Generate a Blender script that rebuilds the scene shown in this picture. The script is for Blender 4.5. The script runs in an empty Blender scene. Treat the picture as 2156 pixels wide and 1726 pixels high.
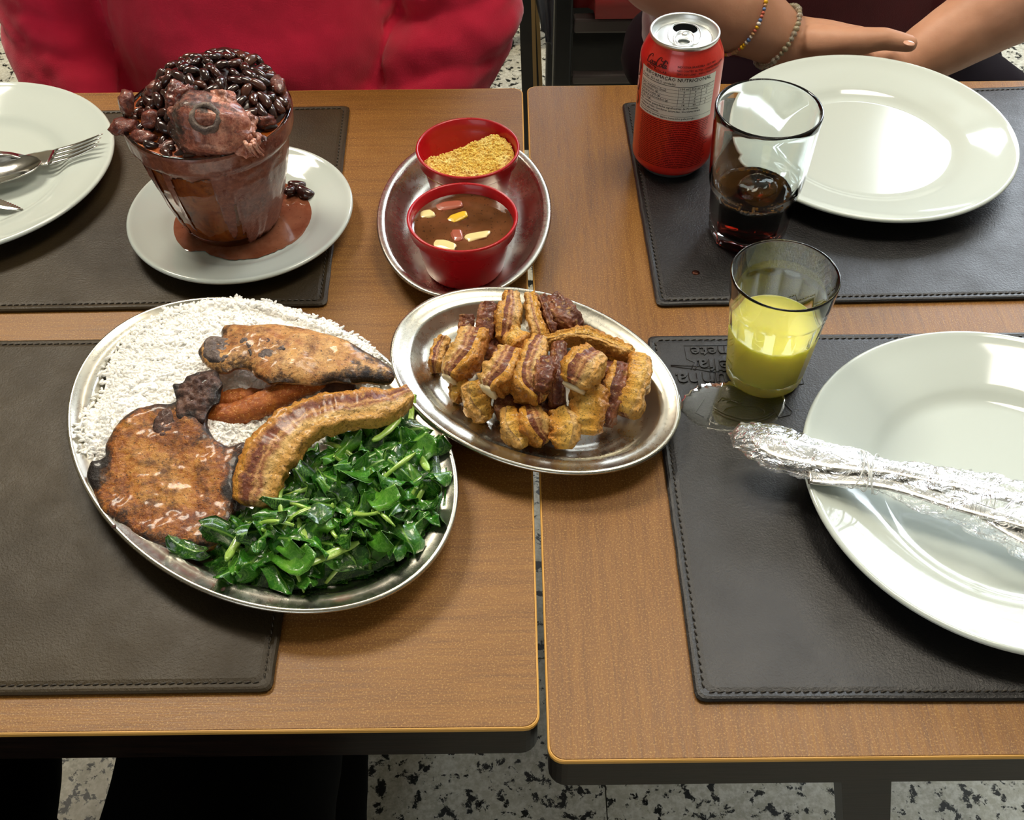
import bpy, bmesh, math, random
import numpy as np
from mathutils import Vector, Matrix, noise, geometry

SC = bpy.context.scene
COL = SC.collection
random.seed(7)
PI = math.pi
T = 0.75                       # height of the table tops above the floor

# ------------------------------------------------------------------ camera
CF, CP, CR, CH = 2353.72, 0.8347, -0.0111, 0.5679     # focal length in px of the 2156 px frame, pitch, roll, height over table
cam_d = bpy.data.cameras.new('camera')
cam_d.sensor_fit = 'HORIZONTAL'; cam_d.sensor_width = 36.0; cam_d.lens = CF / 2156 * 36.0
cam_d.clip_start = 0.01; cam_d.clip_end = 60
cam = bpy.data.objects.new('camera', cam_d); COL.objects.link(cam)
_R = Vector((1, 0, 0)); _U = Vector((0, math.sin(CP), math.cos(CP)))
_r2 = _R * math.cos(CR) + _U * math.sin(CR); _u2 = _U * math.cos(CR) - _R * math.sin(CR); _b2 = _r2.cross(_u2)
cam.matrix_world = Matrix(((_r2.x, _u2.x, _b2.x, 0), (_r2.y, _u2.y, _b2.y, 0), (_r2.z, _u2.z, _b2.z, T + CH), (0, 0, 0, 1)))
SC.camera = cam

# ------------------------------------------------------------------ light and exposure
SC.view_settings.view_transform = 'Standard'; SC.view_settings.look = 'None'
SC.view_settings.gamma = 1.0; SC.view_settings.use_curve_mapping = False
SC.view_settings.exposure = 0.30
SC.cycles.max_bounces = 14; SC.cycles.transmission_bounces = 12; SC.cycles.glossy_bounces = 5; SC.cycles.diffuse_bounces = 7
SC.cycles.transparent_max_bounces = 16
SC.cycles.sample_clamp_indirect = 6.0; SC.cycles.blur_glossy = 0.6
w = bpy.data.worlds.new('world'); SC.world = w; w.use_nodes = True
w.node_tree.nodes['Background'].inputs[0].default_value = (0.80, 0.88, 1.0, 1)
w.node_tree.nodes['Background'].inputs[1].default_value = 1.0

def area(name, loc, target, sx, sy, power, color):
    l = bpy.data.lights.new(name, 'AREA'); l.shape = 'RECTANGLE'; l.size = sx; l.size_y = sy
    l.energy = power; l.color = color
    o = bpy.data.objects.new(name, l); COL.objects.link(o); o.location = loc
    o.rotation_euler = (Vector(target) - Vector(loc)).to_track_quat('-Z', 'Y').to_euler()
    return o
# daylight through the wide window of the far wall (right half of the room), the warm ceiling lamps on the left, an added fill behind the camera for floor and sweater
area('window_daylight', (1.55, 2.93, 1.80), (1.45, 0.0, 1.25), 2.5, 1.5, 115, (0.84, 0.92, 1.0))
area('ceiling_lamp_light', (-0.95, 1.75, 2.58), (-0.95, 1.7, 0), 0.75, 0.45, 34, (1.0, 0.93, 0.80))
area('ceiling_lamp_light', (0.55, 0.95, 2.58), (0.55, 0.95, 0), 0.75, 0.45, 9, (1.0, 0.97, 0.92))
area('front_fill', (-1.2, -2.3, 1.3), (0.0, 0.5, 0.4), 2.2, 1.6, 17, (0.92, 0.96, 1.0))  # added fill light, no opening in the front wall

# ------------------------------------------------------------------ helpers
def lin(h):
    h = h.lstrip('#'); c = [int(h[i:i + 2], 16) / 255 for i in (0, 2, 4)]
    return tuple((v / 12.92 if v <= 0.04045 else ((v + 0.055) / 1.055) ** 2.4) for v in c) + (1.0,)

def at(px, py, h=0.0):
    """the point at height h over the table top that the photograph shows at pixel (px, py)"""
    a, b = px - 1078, py - 863
    c, s = math.cos(CR), math.sin(CR)
    A = c * a + s * b; B = -s * a + c * b
    d = (A, CF * math.cos(CP) - B * math.sin(CP), -CF * math.sin(CP) - B * math.cos(CP))
    t = (h - CH) / d[2]
    return Vector((d[0] * t, d[1] * t, T + h))

def empty(name, loc, rot=(0, 0, 0), label=None, cat=None, group=None, parent=None):
    o = bpy.data.objects.new(name, None); COL.objects.link(o); o.location = loc; o.rotation_euler = rot
    o.empty_display_size = 0.02
    if parent: o.parent = parent
    tag(o, label, cat, group)
    return o

def tag(o, label=None, cat=None, group=None, kind=None):
    if label: o['label'] = label
    if cat: o['category'] = cat
    if group: o['group'] = group
    if kind: o['kind'] = kind
    return o

def mesh(name, V, F, smooth=True, uv=None, attr=None):
    me = bpy.data.meshes.new(name)
    me.from_pydata([tuple(v) for v in V], [], [tuple(f) for f in F])
    if uv is not None:
        lay = me.uv_layers.new(name='UVMap')
        vi = np.zeros(len(me.loops), dtype=np.int32); me.loops.foreach_get('vertex_index', vi)
        lay.data.foreach_set('uv', np.asarray(uv, dtype=np.float32)[vi].ravel())
    if attr:
        for k, vals in attr.items():
            a = me.attributes.new(k, 'FLOAT', 'POINT'); a.data.foreach_set('value', np.asarray(vals, dtype=np.float32))
    if smooth: me.shade_smooth()
    me.update()
    return me

def obj(name, me, mt=None, parent=None, loc=None, rot=None):
    if mt is not None:
        me.materials.clear(); me.materials.append(mt)
    o = bpy.data.objects.new(name, me); COL.objects.link(o)
    if parent: o.parent = parent
    if loc is not None: o.location = loc
    if rot is not None: o.rotation_euler = rot
    return o

def wobj(name, V, F, mt, parent=None, smooth=True, uv=None, attr=None, origin=None):
    """a mesh whose vertices are given in world space; its origin is put at its own base, or it is written relative to an unrotated parent"""
    V = np.array([tuple(v) for v in V], dtype=float)
    if parent is not None:
        base = np.array(parent.location); p = parent.parent
        while p is not None: base = base + np.array(p.location); p = p.parent
        o = obj(name, mesh(name, V - base, F, smooth, uv, attr), mt, parent)
    else:
        base = np.array(origin) if origin is not None else np.array([V[:, 0].mean(), V[:, 1].mean(), V[:, 2].min()])
        o = obj(name, mesh(name, V - base, F, smooth, uv, attr), mt, None, loc=base)
    return o

def dup(root, loc=None, rot=None, label=None, group=None, scale=None):
    r = root.copy(); COL.objects.link(r)
    if loc is not None: r.location = loc
    if rot is not None: r.rotation_euler = rot
    if scale is not None: r.scale = scale
    if label: r['label'] = label
    if group: r['group'] = group
    for ch in list(root.children):
        c = ch.copy(); COL.objects.link(c); c.parent = r
        for g in list(ch.children):
            d = g.copy(); COL.objects.link(d); d.parent = c
    return r

class MB:
    def __init__(s): s.V = []; s.F = []
    def add(s, V, F):
        n = len(s.V); s.V += [tuple(v) for v in V]; s.F += [tuple(i + n for i in f) for f in F]; return s
    def box(s, a, b, mat=None):
        x0, y0, z0 = a; x1, y1, z1 = b
        V = [(x0, y0, z0), (x1, y0, z0), (x1, y1, z0), (x0, y1, z0), (x0, y0, z1), (x1, y0, z1), (x1, y1, z1), (x0, y1, z1)]
        if mat: V = [mat @ Vector(v) for v in V]
        return s.add(V, [(3, 2, 1, 0), (4, 5, 6, 7), (0, 1, 5, 4), (1, 2, 6, 5), (2, 3, 7, 6), (3, 0, 4, 7)])
    def tube(s, pts, rad, seg=10, cap=True, flat=1.0):
        V, F = tube(pts, rad, seg, cap, flat); return s.add(V, F)
    def me(s, name, smooth=True): return mesh(name, s.V, s.F, smooth)

def frames(pts):
    P = [Vector(p) for p in pts]; n = len(P); out = []
    up = Vector((0, 0, 1))
    for i in range(n):
        t = (P[min(i + 1, n - 1)] - P[max(i - 1, 0)]).normalized()
        side = t.cross(up)
        if side.length < 0.05: side = t.cross(Vector((0, 1, 0)))
        if out and side.dot(out[-1][2]) < 0: side = -side
        side.normalize(); u = side.cross(t).normalized()
        if u.z < 0 and abs(t.z) < 0.9: u = -u
        out.append((P[i], t, side, u))
    return out

def tube(pts, rad, seg=10, cap=True, flat=1.0):
    fr = frames(pts); n = len(fr); V = []; F = []
    for i, (p, t, sd, u) in enumerate(fr):
        r = rad[i] if hasattr(rad, '__len__') else rad
        for k in range(seg):
            a = 2 * PI * k / seg
            V.append(p + sd * (r * math.cos(a)) + u * (r * flat * math.sin(a)))
    for i in range(n - 1):
        for k in range(seg):
            F.append((i * seg + k, i * seg + (k + 1) % seg, (i + 1) * seg + (k + 1) % seg, (i + 1) * seg + k))
    if cap:
        F.append(tuple(range(seg))[::-1]); F.append(tuple((n - 1) * seg + k for k in range(seg)))
    return V, F

def lathe(prof, seg=64, a=0.0, b=0.0, mod=None):
    """profile of (r, z) turned round z; a and b stretch the circle to an oval (added to r along x and y). A first or last r of 0 closes it."""
    V = []; F = []; rings = []
    for (r, z) in prof:
        if r <= 1e-9 and a == 0 and b == 0:
            rings.append([len(V)]); V.append((0, 0, z)); continue
        ring = []
        for k in range(seg):
            t = 2 * PI * k / seg
            rr = r if mod is None else r * mod(t, z)
            ring.append(len(V)); V.append(((rr + a) * math.cos(t), (rr + b) * math.sin(t), z))
        rings.append(ring)
    for i in range(len(rings) - 1):
        p, q = rings[i], rings[i + 1]
        for k in range(seg):
            k2 = (k + 1) % seg
            if len(p) == 1 and len(q) == 1: break
            if len(p) == 1: F.append((p[0], q[k2], q[k]))
            elif len(q) == 1: F.append((p[k], p[k2], q[0]))
            else: F.append((p[k], p[k2], q[k2], q[k]))
    for ring, rev in ((rings[0], True), (rings[-1], False)):
        if (a or b) and len(ring) > 1:
            F.append(tuple(ring[::-1]) if rev else tuple(ring))
    return V, F

def catmull(pts, n=8, closed=False):
    P = [Vector(p) for p in pts]; m = len(P); out = []
    rng = m if closed else m - 1
    for i in range(rng):
        p0 = P[(i - 1) % m] if closed or i > 0 else P[0] * 2 - P[1]
        p1 = P[i]; p2 = P[(i + 1) % m]
        p3 = P[(i + 2) % m] if closed or i + 2 < m else P[-1] * 2 - P[-2]
        for k in range(n):
            t = k / n
            out.append(0.5 * ((2 * p1) + (p2 - p0) * t + (2 * p0 - 5 * p1 + 4 * p2 - p3) * t * t + (3 * p1 - p0 - 3 * p2 + p3) * t ** 3))
    if not closed: out.append(P[-1])
    return out

def fbm(p, s=1.0, o=4):
    return noise.fractal(Vector(p) * s, 1.0, 2.0, o)

def inside(x, y, poly):
    c = False; n = len(poly); j = n - 1
    for i in range(n):
        xi, yi = poly[i][0], poly[i][1]; xj, yj = poly[j][0], poly[j][1]
        if (yi > y) != (yj > y) and x < (xj - xi) * (y - yi) / (yj - yi + 1e-12) + xi: c = not c
        j = i
    return c

def edge_dist(X, Y, poly):
    """distance of the points to the outline, with numpy"""
    X = np.asarray(X); Y = np.asarray(Y); d = np.full(X.shape, 1e9); n = len(poly)
    for i in range(n):
        ax, ay = poly[i][0], poly[i][1]; bx, by = poly[(i + 1) % n][0], poly[(i + 1) % n][1]
        vx, vy = bx - ax, by - ay; L = vx * vx + vy * vy + 1e-14
        t = np.clip(((X - ax) * vx + (Y - ay) * vy) / L, 0, 1)
        d = np.minimum(d, np.hypot(X - ax - t * vx, Y - ay - t * vy))
    return d

def smooth01(t): t = max(0.0, min(1.0, t)); return t * t * (3 - 2 * t)

# ------------------------------------------------------------------ materials
class MT:
    """a Principled material with a few short helpers to wire procedural nodes"""
    def __init__(s, name, color='#808080', rough=0.5, metal=0.0, spec=0.5, coat=0.0, coat_rough=0.05, trans=0.0, ior=1.45, sss=0.0, alpha=1.0, sheen=0.0):
        s.m = bpy.data.materials.new(name); s.m.use_nodes = True; s.nt = s.m.node_tree
        s.b = s.nt.nodes['Principled BSDF']; s.out = s.nt.nodes['Material Output']
        I = s.b.inputs
        I['Base Color'].default_value = lin(color) if isinstance(color, str) else color
        I['Roughness'].default_value = rough; I['Metallic'].default_value = metal
        I['Specular IOR Level'].default_value = spec; I['Coat Weight'].default_value = coat; I['Coat Roughness'].default_value = coat_rough
        I['Transmission Weight'].default_value = trans; I['IOR'].default_value = ior; I['Alpha'].default_value = alpha
        I['Sheen Weight'].default_value = sheen
        if sss: I['Subsurface Weight'].default_value = sss; I['Subsurface Scale'].default_value = 0.003; I['Subsurface Radius'].default_value = (1.0, 0.85, 0.65)
        s._c = None
    def n(s, t, **kw):
        nd = s.nt.nodes.new(t)
        for k, v in kw.items():
            if k in nd.inputs.keys():
                if hasattr(v, 'is_output'): s.nt.links.new(v, nd.inputs[k])
                else: nd.inputs[k].default_value = v
            else: setattr(nd, k, v)
        return nd
    def co(s, kind='Object', scale=(1, 1, 1), rot=(0, 0, 0), loc=(0, 0, 0)):
        tc = s.n('ShaderNodeTexCoord'); mp = s.n('ShaderNodeMapping')
        s.nt.links.new(tc.outputs[kind], mp.inputs['Vector'])
        mp.inputs['Scale'].default_value = scale; mp.inputs['Rotation'].default_value = rot; mp.inputs['Location'].default_value = loc
        return mp.outputs[0]
    def noise(s, scale=5, detail=4, rough=0.5, vec=None, dist=0.0):
        nd = s.n('ShaderNodeTexNoise'); nd.inputs['Scale'].default_value = scale; nd.inputs['Detail'].default_value = detail
        nd.inputs['Roughness'].default_value = rough; nd.inputs['Distortion'].default_value = dist
        s.nt.links.new(vec if vec is not None else s.co(), nd.inputs['Vector'])
        return nd.outputs['Fac']
    def voronoi(s, scale=50, vec=None, feature='F1', rnd=1.0):
        nd = s.n('ShaderNodeTexVoronoi', feature=feature); nd.inputs['Scale'].default_value = scale; nd.inputs['Randomness'].default_value = rnd
        s.nt.links.new(vec if vec is not None else s.co(), nd.inputs['Vector'])
        return nd.outputs['Distance']
    def attr(s, name): return s.n('ShaderNodeAttribute', attribute_name=name).outputs['Fac']
    def uv(s, comp='X'):
        tc = s.n('ShaderNodeTexCoord'); sp = s.n('ShaderNodeSeparateXYZ'); s.nt.links.new(tc.outputs['UV'], sp.inputs[0]); return sp.outputs[comp]
    def math(s, op, a, b=0.0, clamp=False):
        nd = s.n('ShaderNodeMath', operation=op, use_clamp=clamp)
        for i, v in enumerate((a, b)):
            if hasattr(v, 'is_output'): s.nt.links.new(v, nd.inputs[i])
            else: nd.inputs[i].default_value = v
        return nd.outputs[0]
    def ramp(s, fac, stops, interp='LINEAR'):
        nd = s.n('ShaderNodeValToRGB'); cr = nd.color_ramp; cr.interpolation = interp
        while len(cr.elements) < len(stops): cr.elements.new(0.5)
        for e, (p, c) in zip(cr.elements, stops):
            e.position = p; e.color = lin(c) if isinstance(c, str) else ((c, c, c, 1) if not hasattr(c, '__len__') else c)
        s.nt.links.new(fac, nd.inputs[0]); return nd.outputs[0]
    def mix(s, fac, a, b, blend='MIX'):
        nd = s.n('ShaderNodeMix', data_type='RGBA', blend_type=blend)
        for idx, v in ((0, fac), (6, a), (7, b)):
            if hasattr(v, 'is_output'): s.nt.links.new(v, nd.inputs[idx])
            elif isinstance(v, str): nd.inputs[idx].default_value = lin(v)
            else: nd.inputs[idx].default_value = v
        return nd.outputs[2]
    def bump(s, h, strength=0.3, dist=0.001, normal=None):
        nd = s.n('ShaderNodeBump'); nd.inputs['Strength'].default_value = strength; nd.inputs['Distance'].default_value = dist
        s.nt.links.new(h, nd.inputs['Height'])
        if normal is not None: s.nt.links.new(normal, nd.inputs['Normal'])
        return nd.outputs[0]
    def set(s, **kw):
        for k, v in kw.items():
            k = k.replace('_', ' ')
            if hasattr(v, 'is_output'): s.nt.links.new(v, s.b.inputs[k])
            else: s.b.inputs[k].default_value = v
        return s

def simple(name, color, rough=0.5, **kw): return MT(name, color, rough, **kw).m

# tables
def wood_mat(name, grain_dir):
    m = MT(name, rough=0.42, spec=0.5)
    sc = (4, 90, 4) if grain_dir == 'x' else (90, 4, 4)
    f = (14, 420, 4) if grain_dir == 'x' else (420, 14, 4)
    a = m.noise(2.2, 5, 0.62, m.co(scale=sc), 0.6); b = m.noise(3.0, 3, 0.7, m.co(scale=f)); c = m.noise(2.2, 3, 0.5)
    v = m.math('ADD', m.math('MULTIPLY', a, 0.5), m.math('MULTIPLY', b, 0.5))
    col = m.ramp(v, [(0.30, '#613c12'), (0.46, '#7b501c'), (0.55, '#875a21'), (0.72, '#976a2b')])
    col = m.mix(m.ramp(c, [(0.35, 0.0), (0.7, 0.30)]), col, '#6a3d18')
    spk = m.noise(900, 2, 0.8)
    col = m.mix(m.ramp(spk, [(0.53, 0.0), (0.68, 0.7)]), col, '#bd9350')
    m.set(Base_Color=col, Roughness=m.ramp(b, [(0.3, 0.36), (0.7, 0.52)]), Normal=m.bump(m.math('ADD', b, spk), 0.22, 0.0004))
    return m.m
M = {}
M['wood_x'] = wood_mat('laminate_grain_across', 'x'); M['wood_y'] = wood_mat('laminate_grain_lengthwise', 'y')
M['edge_light'] = simple('worn_edge_strip', '#d8a452', 0.45)
_m = MT('dark_stained_wood', '#120a07', 0.35); a = _m.noise(6, 4, 0.6, _m.co(scale=(5, 60, 60)))
_m.set(Base_Color=_m.ramp(a, [(0.3, '#090504'), (0.7, '#20130d')]), Normal=_m.bump(a, 0.2, 0.0005)); M['dark_wood'] = _m.m

def leather(name, c1, c2, rough, sp=0.32):
    m = MT(name, rough=rough, spec=sp)
    a = m.noise(7, 5, 0.6); g = m.noise(700, 3, 0.6); w = m.noise(30, 5, 0.7)
    col = m.mix(m.ramp(a, [(0.35, 0.0), (0.7, 1.0)]), c1, c2)
    m.set(Base_Color=col, Roughness=m.ramp(w, [(0.3, rough - 0.06), (0.75, rough + 0.1)]),
          Normal=m.bump(w, 0.10, 0.002, m.bump(g, 0.8, 0.0004)))
    return m.m
M['leather'] = leather('worn_brown_leather_warm_lit', '#3a2f1c', '#2a2113', 0.45)  # same leather as the right mats, warm lamp tint put into the colour
M['leather_cool_lit'] = leather('worn_brown_leather_cool_lit', '#100d0f', '#0a090a', 0.42, 0.62)  # same leather again, cooler window-side tint painted into its colour
M['thread'] = simple('waxed_dark_thread', '#3a342c', 0.5)

m = MT('white_porcelain', '#c5cec8', 0.07, spec=0.5, coat=0.35, coat_rough=0.06)
M['porcelain'] = m.m
def steel(name, base, r0, sc=(3, 3, 3)):
    m = MT(name, base, r0, metal=1.0)
    a = m.noise(90, 4, 0.7, m.co(scale=sc)); b = m.noise(9, 4, 0.6)
    m.set(Roughness=m.ramp(m.math('ADD', m.math('MULTIPLY', a, 0.4), m.math('MULTIPLY', b, 0.6)), [(0.3, r0 - 0.06), (0.7, r0 + 0.13)]),
          Normal=m.bump(b, 0.10, 0.002, m.bump(a, 0.05, 0.0005)))
    return m.m
M['steel'] = steel('scratched_stainless_steel', '#c9c6ba', 0.24)
M['steel_shiny'] = steel('polished_cutlery_steel', '#c4c2bc', 0.14)
M['alu'] = steel('can_aluminium', '#e2e5e4', 0.34)
M['black'] = simple('black_lacquer', '#08080a', 0.35)

m = MT('clear_glass', '#f4f8f6', 0.0, trans=1.0, ior=1.5); M['glass'] = m.m
m = MT('red_plastic', '#b00d18', 0.28, spec=0.5, coat=0.2, sss=0.0); g = m.noise(60, 3, 0.5)
m.set(Roughness=m.ramp(g, [(0.3, 0.24), (0.7, 0.38)])); M['red_plastic'] = m.m

# ------------------------------------------------------------------ the room
def struct(name, V, F, mt, smooth=False):
    o = wobj(name, V, F, mt, smooth=smooth); o['kind'] = 'structure'; return o
def sbox(name, a, b, mt):
    k = MB().box(a, b); return struct(name, k.V, k.F, mt)
RX0, RX1, RY0, RY1, RZ = -3.0, 3.4, -2.6, 2.99, 2.7
m = MT('speckled_granite', rough=0.28, spec=0.5)
n1 = m.noise(62, 6, 0.66, None, 0.3); n2 = m.noise(9, 4, 0.6); n3 = m.noise(160, 3, 0.6)
col = m.mix(m.ramp(n2, [(0.35, 0.0), (0.65, 1.0)]), '#bcb8a4', '#a19d8c')
col = m.mix(m.ramp(n3, [(0.35, 0.5), (0.6, 0.0)]), col, '#e6e4d8')
col = m.mix(m.ramp(n1, [(0.415, 1.0), (0.45, 0.0)]), col, '#1d1e1a')
m.set(Base_Color=col, Roughness=m.ramp(n2, [(0.3, 0.22), (0.7, 0.4)])); M['granite'] = m.m
M['grout'] = simple('grey_grout', '#5a574c', 0.8)
m = MT('painted_wall', '#8f8878', 0.8); M['wall'] = m.m
M['ceiling'] = simple('ceiling_paint', '#b4b0a4', 0.85)
M['window_frame'] = simple('window_frame_paint', '#3b3b3a', 0.4)

fl = sbox('floor', (RX0, RY0, -0.06), (RX1, RY1, -0.003), M['grout'])
k = MB().box((-0.2993, -0.2993, 0), (0.2993, 0.2993, 0.0028)); bm = bmesh.new()
tile_me = mesh('floor_tile', k.V, k.F, False)
gx0, gy0 = 0.1085, 0.75
for i in range(-5, 6):
    for j in range(-5, 6):
        cx = gx0 + (i + 0.5) * 0.6; cy = gy0 + (j + 0.5) * 0.6
        if RX0 + 0.3 <= cx <= RX1 - 0.3 and RY0 + 0.3 <= cy <= RY1 - 0.3:
            o = obj('floor_tile', tile_me, M['granite']); o.parent = fl
            o.location = Vector((cx, cy, -0.003)) - fl.location
struct_w = 0.08
sbox('ceiling', (RX0, RY0, RZ), (RX1, RY1, RZ + 0.06), M['ceiling'])
sbox('wall_left', (RX0 - struct_w, RY0, 0), (RX0, RY1, RZ), M['wall'])
sbox('wall_right', (RX1, RY0, 0), (RX1 + struct_w, RY1, RZ), M['wall'])
sbox('wall_front', (RX0, RY0 - struct_w, 0), (RX1, RY0, RZ), M['wall'])
wx0, wx1, wz0, wz1 = 0.27, 2.83, 1.02, 2.58
k = MB()
k.box((RX0, RY1, 0), (wx0, RY1 + struct_w, RZ)); k.box((wx1, RY1, 0), (RX1, RY1 + struct_w, RZ))
k.box((wx0, RY1, 0), (wx1, RY1 + struct_w, wz0)); k.box((wx0, RY1, wz1), (wx1, RY1 + struct_w, RZ))
struct('wall_back', k.V, k.F, M['wall'])
k = MB()
for x in (wx0, 1.10, 2.0, wx1 - 0.05): k.box((x, RY1 - 0.02, wz0), (x + 0.05, RY1 + 0.06, wz1))
for z in (wz0, wz1 - 0.05): k.box((wx0, RY1 - 0.02, z), (wx1, RY1 + 0.06, z + 0.05))
wn = struct('window_1', k.V, k.F, M['window_frame'])
for x0, x1 in ((wx0 + 0.05, 1.10), (1.15, 2.0), (2.05, wx1 - 0.05)):
    k = MB().box((x0, RY1 + 0.02, wz0 + 0.05), (x1, RY1 + 0.026, wz1 - 0.05)); wobj('window_pane', k.V, k.F, M['glass'], wn, smooth=False)
# two flat ceiling lamps (they give off light themselves)
m = MT('lamp_diffuser', '#fff3d8', 0.6); m.set(Emission_Color=lin('#ffe9bd'), Emission_Strength=7.0); M['lamp'] = m.m
for (x, y, lb) in ((-0.95, 1.75, 'flat warm ceiling lamp over the left end of the tables'), (0.55, 0.95, 'flat warm ceiling lamp over the middle of the tables')):
    t = empty('ceiling_lamp', (x, y, 2.7), label=lb, cat='lamp')
    k = MB().box((-0.40, -0.25, -0.05), (0.40, 0.25, 0)); obj('lamp_housing', k.me('lamp_housing', False), M['window_frame'], t)
    k = MB().box((-0.38, -0.23, -0.058), (0.38, 0.23, -0.051)); obj('diffuser', k.me('diffuser', False), M['lamp'], t)

# ------------------------------------------------------------------ tables
def rrect(x0, y0, x1, y1, r, n=5):
    P = []
    for cx, cy, a0 in ((x1 - r, y0 + r, -PI / 2), (x1 - r, y1 - r, 0), (x0 + r, y1 - r, PI / 2), (x0 + r, y0 + r, PI)):
        for i in range(n + 1):
            a = a0 + i * PI / 2 / n; P.append((cx + r * math.cos(a), cy + r * math.sin(a)))
    return P
def prism(P, rings):
    """outline P (ccw) carried through (inset, z) rings, closed top and bottom"""
    n = len(P); V = []; F = []; cx = sum(p[0] for p in P) / n; cy = sum(p[1] for p in P) / n
    hx_ = max(p[0] for p in P) - cx; hy_ = max(p[1] for p in P) - cy
    for ins, z in rings:
        for i in range(n):
            a = Vector(P[i - 1]); b = Vector(P[i]); c = Vector(P[(i + 1) % n])
            V.append((cx + (b.x - cx) * (1 - ins / hx_), cy + (b.y - cy) * (1 - ins / hy_), z))
    for j in range(len(rings) - 1):
        for i in range(n): F.append((j * n + i, j * n + (i + 1) % n, (j + 1) * n + (i + 1) % n, (j + 1) * n + i))
    m_ = (len(rings) - 1) * n; V += [(cx, cy, rings[0][1]), (cx, cy, rings[-1][1])]
    for i in range(n): F += [((i + 1) % n, i, len(V) - 2), (m_ + i, m_ + (i + 1) % n, len(V) - 1)]
    return V, F
def table(x0, y0, x1, y1, wood, label, legs, splay=0.0):
    t = empty('restaurant_table', ((x0 + x1) / 2, (y0 + y1) / 2, 0), label=label, cat='table')
    L = Vector(t.location)
    hx, hy = (x1 - x0) / 2, (y1 - y0) / 2
    V, F = prism(rrect(-hx, -hy, hx, hy, 0.008), [(0.0, T - 0.0022), (0.0, T - 0.0006), (0.0006, T)]); obj('laminate_top', mesh('laminate_top', V, F, False), wood, t)
    V, F = prism(rrect(-hx - .0008, -hy - .0008, hx + .0008, hy + .0008, 0.0085), [(0.0004, T - 0.0042), (0.0, T - 0.0032), (0.0, T - 0.0009), (0.0006, T - 0.0003)]); obj('edge_strip', mesh('edge_strip', V, F, False), M['edge_light'], t)
    V, F = prism(rrect(-hx, -hy, hx, hy, 0.010), [(0.002, T - 0.034), (0.0, T - 0.032), (0.0, T - 0.0043)]); obj('table_edge', mesh('table_edge', V, F, False), M['dark_wood'], t)
    for lx, ly in legs:
        k = MB().box((lx - L.x - 0.0155, ly - L.y - 0.017, 0.002), (lx - L.x + 0.0155, ly - L.y + 0.017, T - 0.034)); dx = 0.15 if lx > L.x and x0 > 0 else (-0.15 if x0 > 0 else 0.0)
        dx = splay if (lx, ly) == legs[0] else 0.0
        k.V = [(v[0] + (dx if v[2] < 0.1 else 0), v[1], v[2]) for v in k.V]
        obj('leg', k.me('leg', False), M['dark_wood'], t)
    return t
table(-0.695, 0.2812, 0.0125, 0.917, M['wood_x'], 'brown wood laminate table with sideways grain, under the rice platter', [(-0.66, 0.33), (-0.66, 0.87), (-0.06, 0.87)])
tr = table(0.0180, 0.2620, 0.730, 0.920, M['wood_y'], 'brown wood laminate table with lengthwise grain, under the drink can', [(0.2015, 0.31), (0.69, 0.31), (0.208, 0.87), (0.69, 0.87)], 0.165)

# ------------------------------------------------------------------ leather placemats with stitched borders
def placemat(name_label, corners, mt, h=0.0034):
    """corners ccw in table coordinates: front-left, front-right, back-right, back-left"""
    C = [Vector(c) for c in corners]
    n = 26; P = []
    r = 0.006
    for i in range(4):
        a, b, c = C[i - 1], C[i], C[(i + 1) % 4]
        d1 = (b - a).normalized(); d2 = (c - b).normalized()
        L = (c - b).length
        for q in range(4):
            s = q / 3; p0 = b - d1 * r; p2 = b + d2 * r
            P.append(p0 * (1 - s) ** 2 + b * 2 * s * (1 - s) + p2 * s * s)
        for q in range(1, n):
            p = b + d2 * (r + (L - 2 * r) * q / n)
            nrm = Vector((-d2.y, d2.x)); P.append(p + nrm * (0.0007 * math.sin(q * 0.9 + i) * noise.noise(Vector((q * 0.31, i, 0)))))
    cx = sum((c.x for c in C)) / 4; cy = sum((c.y for c in C)) / 4
    t = empty('leather_placemat', (cx, cy, T), label=name_label, cat='placemat')
    Q = [(p.x - cx, p.y - cy) for p in P]
    V, F = prism(Q, [(0.0005, 0.0002), (0.0, 0.0012), (0.0, h - 0.0012), (0.0012, h - 0.0003), (0.0026, h), (0.0046, h - 0.00035), (0.0052, h - 0.0005), (0.0058, h - 0.00035), (0.008, h)])
    # the top as a grid-free cap with a little sag: one ngon is fine, relief comes from the leather
    obj('leather_panel', mesh('leather_panel', V, F, False), mt, t)
    k = MB()
    for i in range(4):
        a, b = C[i], C[(i + 1) % 4]; d = (b - a); L = d.length; d.normalize(); nm = Vector((-d.y, d.x))
        m_ = int(L / 0.0047)
        for q in range(2, m_ - 1):
            p = a + d * (L * q / m_) + nm * 0.0052
            e = d * 0.00155 + nm * 0.00035
            k.tube([(p.x - e.x - cx, p.y - e.y - cy, h - 0.0004), (p.x - cx, p.y - cy, h + 0.0002), (p.x + e.x - cx, p.y + e.y - cy, h - 0.0004)], 0.00045, 5)
    o = obj('stitching', k.me('stitching'), M['thread'], t); o['kind'] = 'stuff'
    return t
MH = 0.0034
pm_ul = placemat('dark brown leather placemat under the bean pot and the left white plate', [(-0.560, 0.6165), (-0.1375, 0.6200), (-0.1440, 0.8870), (-0.560, 0.8810)], M['leather'])
pm_ll = placemat('dark brown leather placemat under the big platter of rice and chops', [(-0.560, 0.3020), (-0.1355, 0.3030), (-0.1355, 0.5862), (-0.560, 0.5862)], M['leather'])
pm_ur = placemat('dark leather placemat under the drink can and the far white plate', [(0.1085, 0.6155), (0.560, 0.6215), (0.565, 0.9115), (0.1030, 0.8870)], M['leather_cool_lit'])
pm_lr = placemat('dark leather placemat with an embossed crest, under the near white plate', [(0.0995, 0.2940), (0.560, 0.2900), (0.560, 0.5825), (0.0985, 0.5832)], M['leather_cool_lit'])
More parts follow.
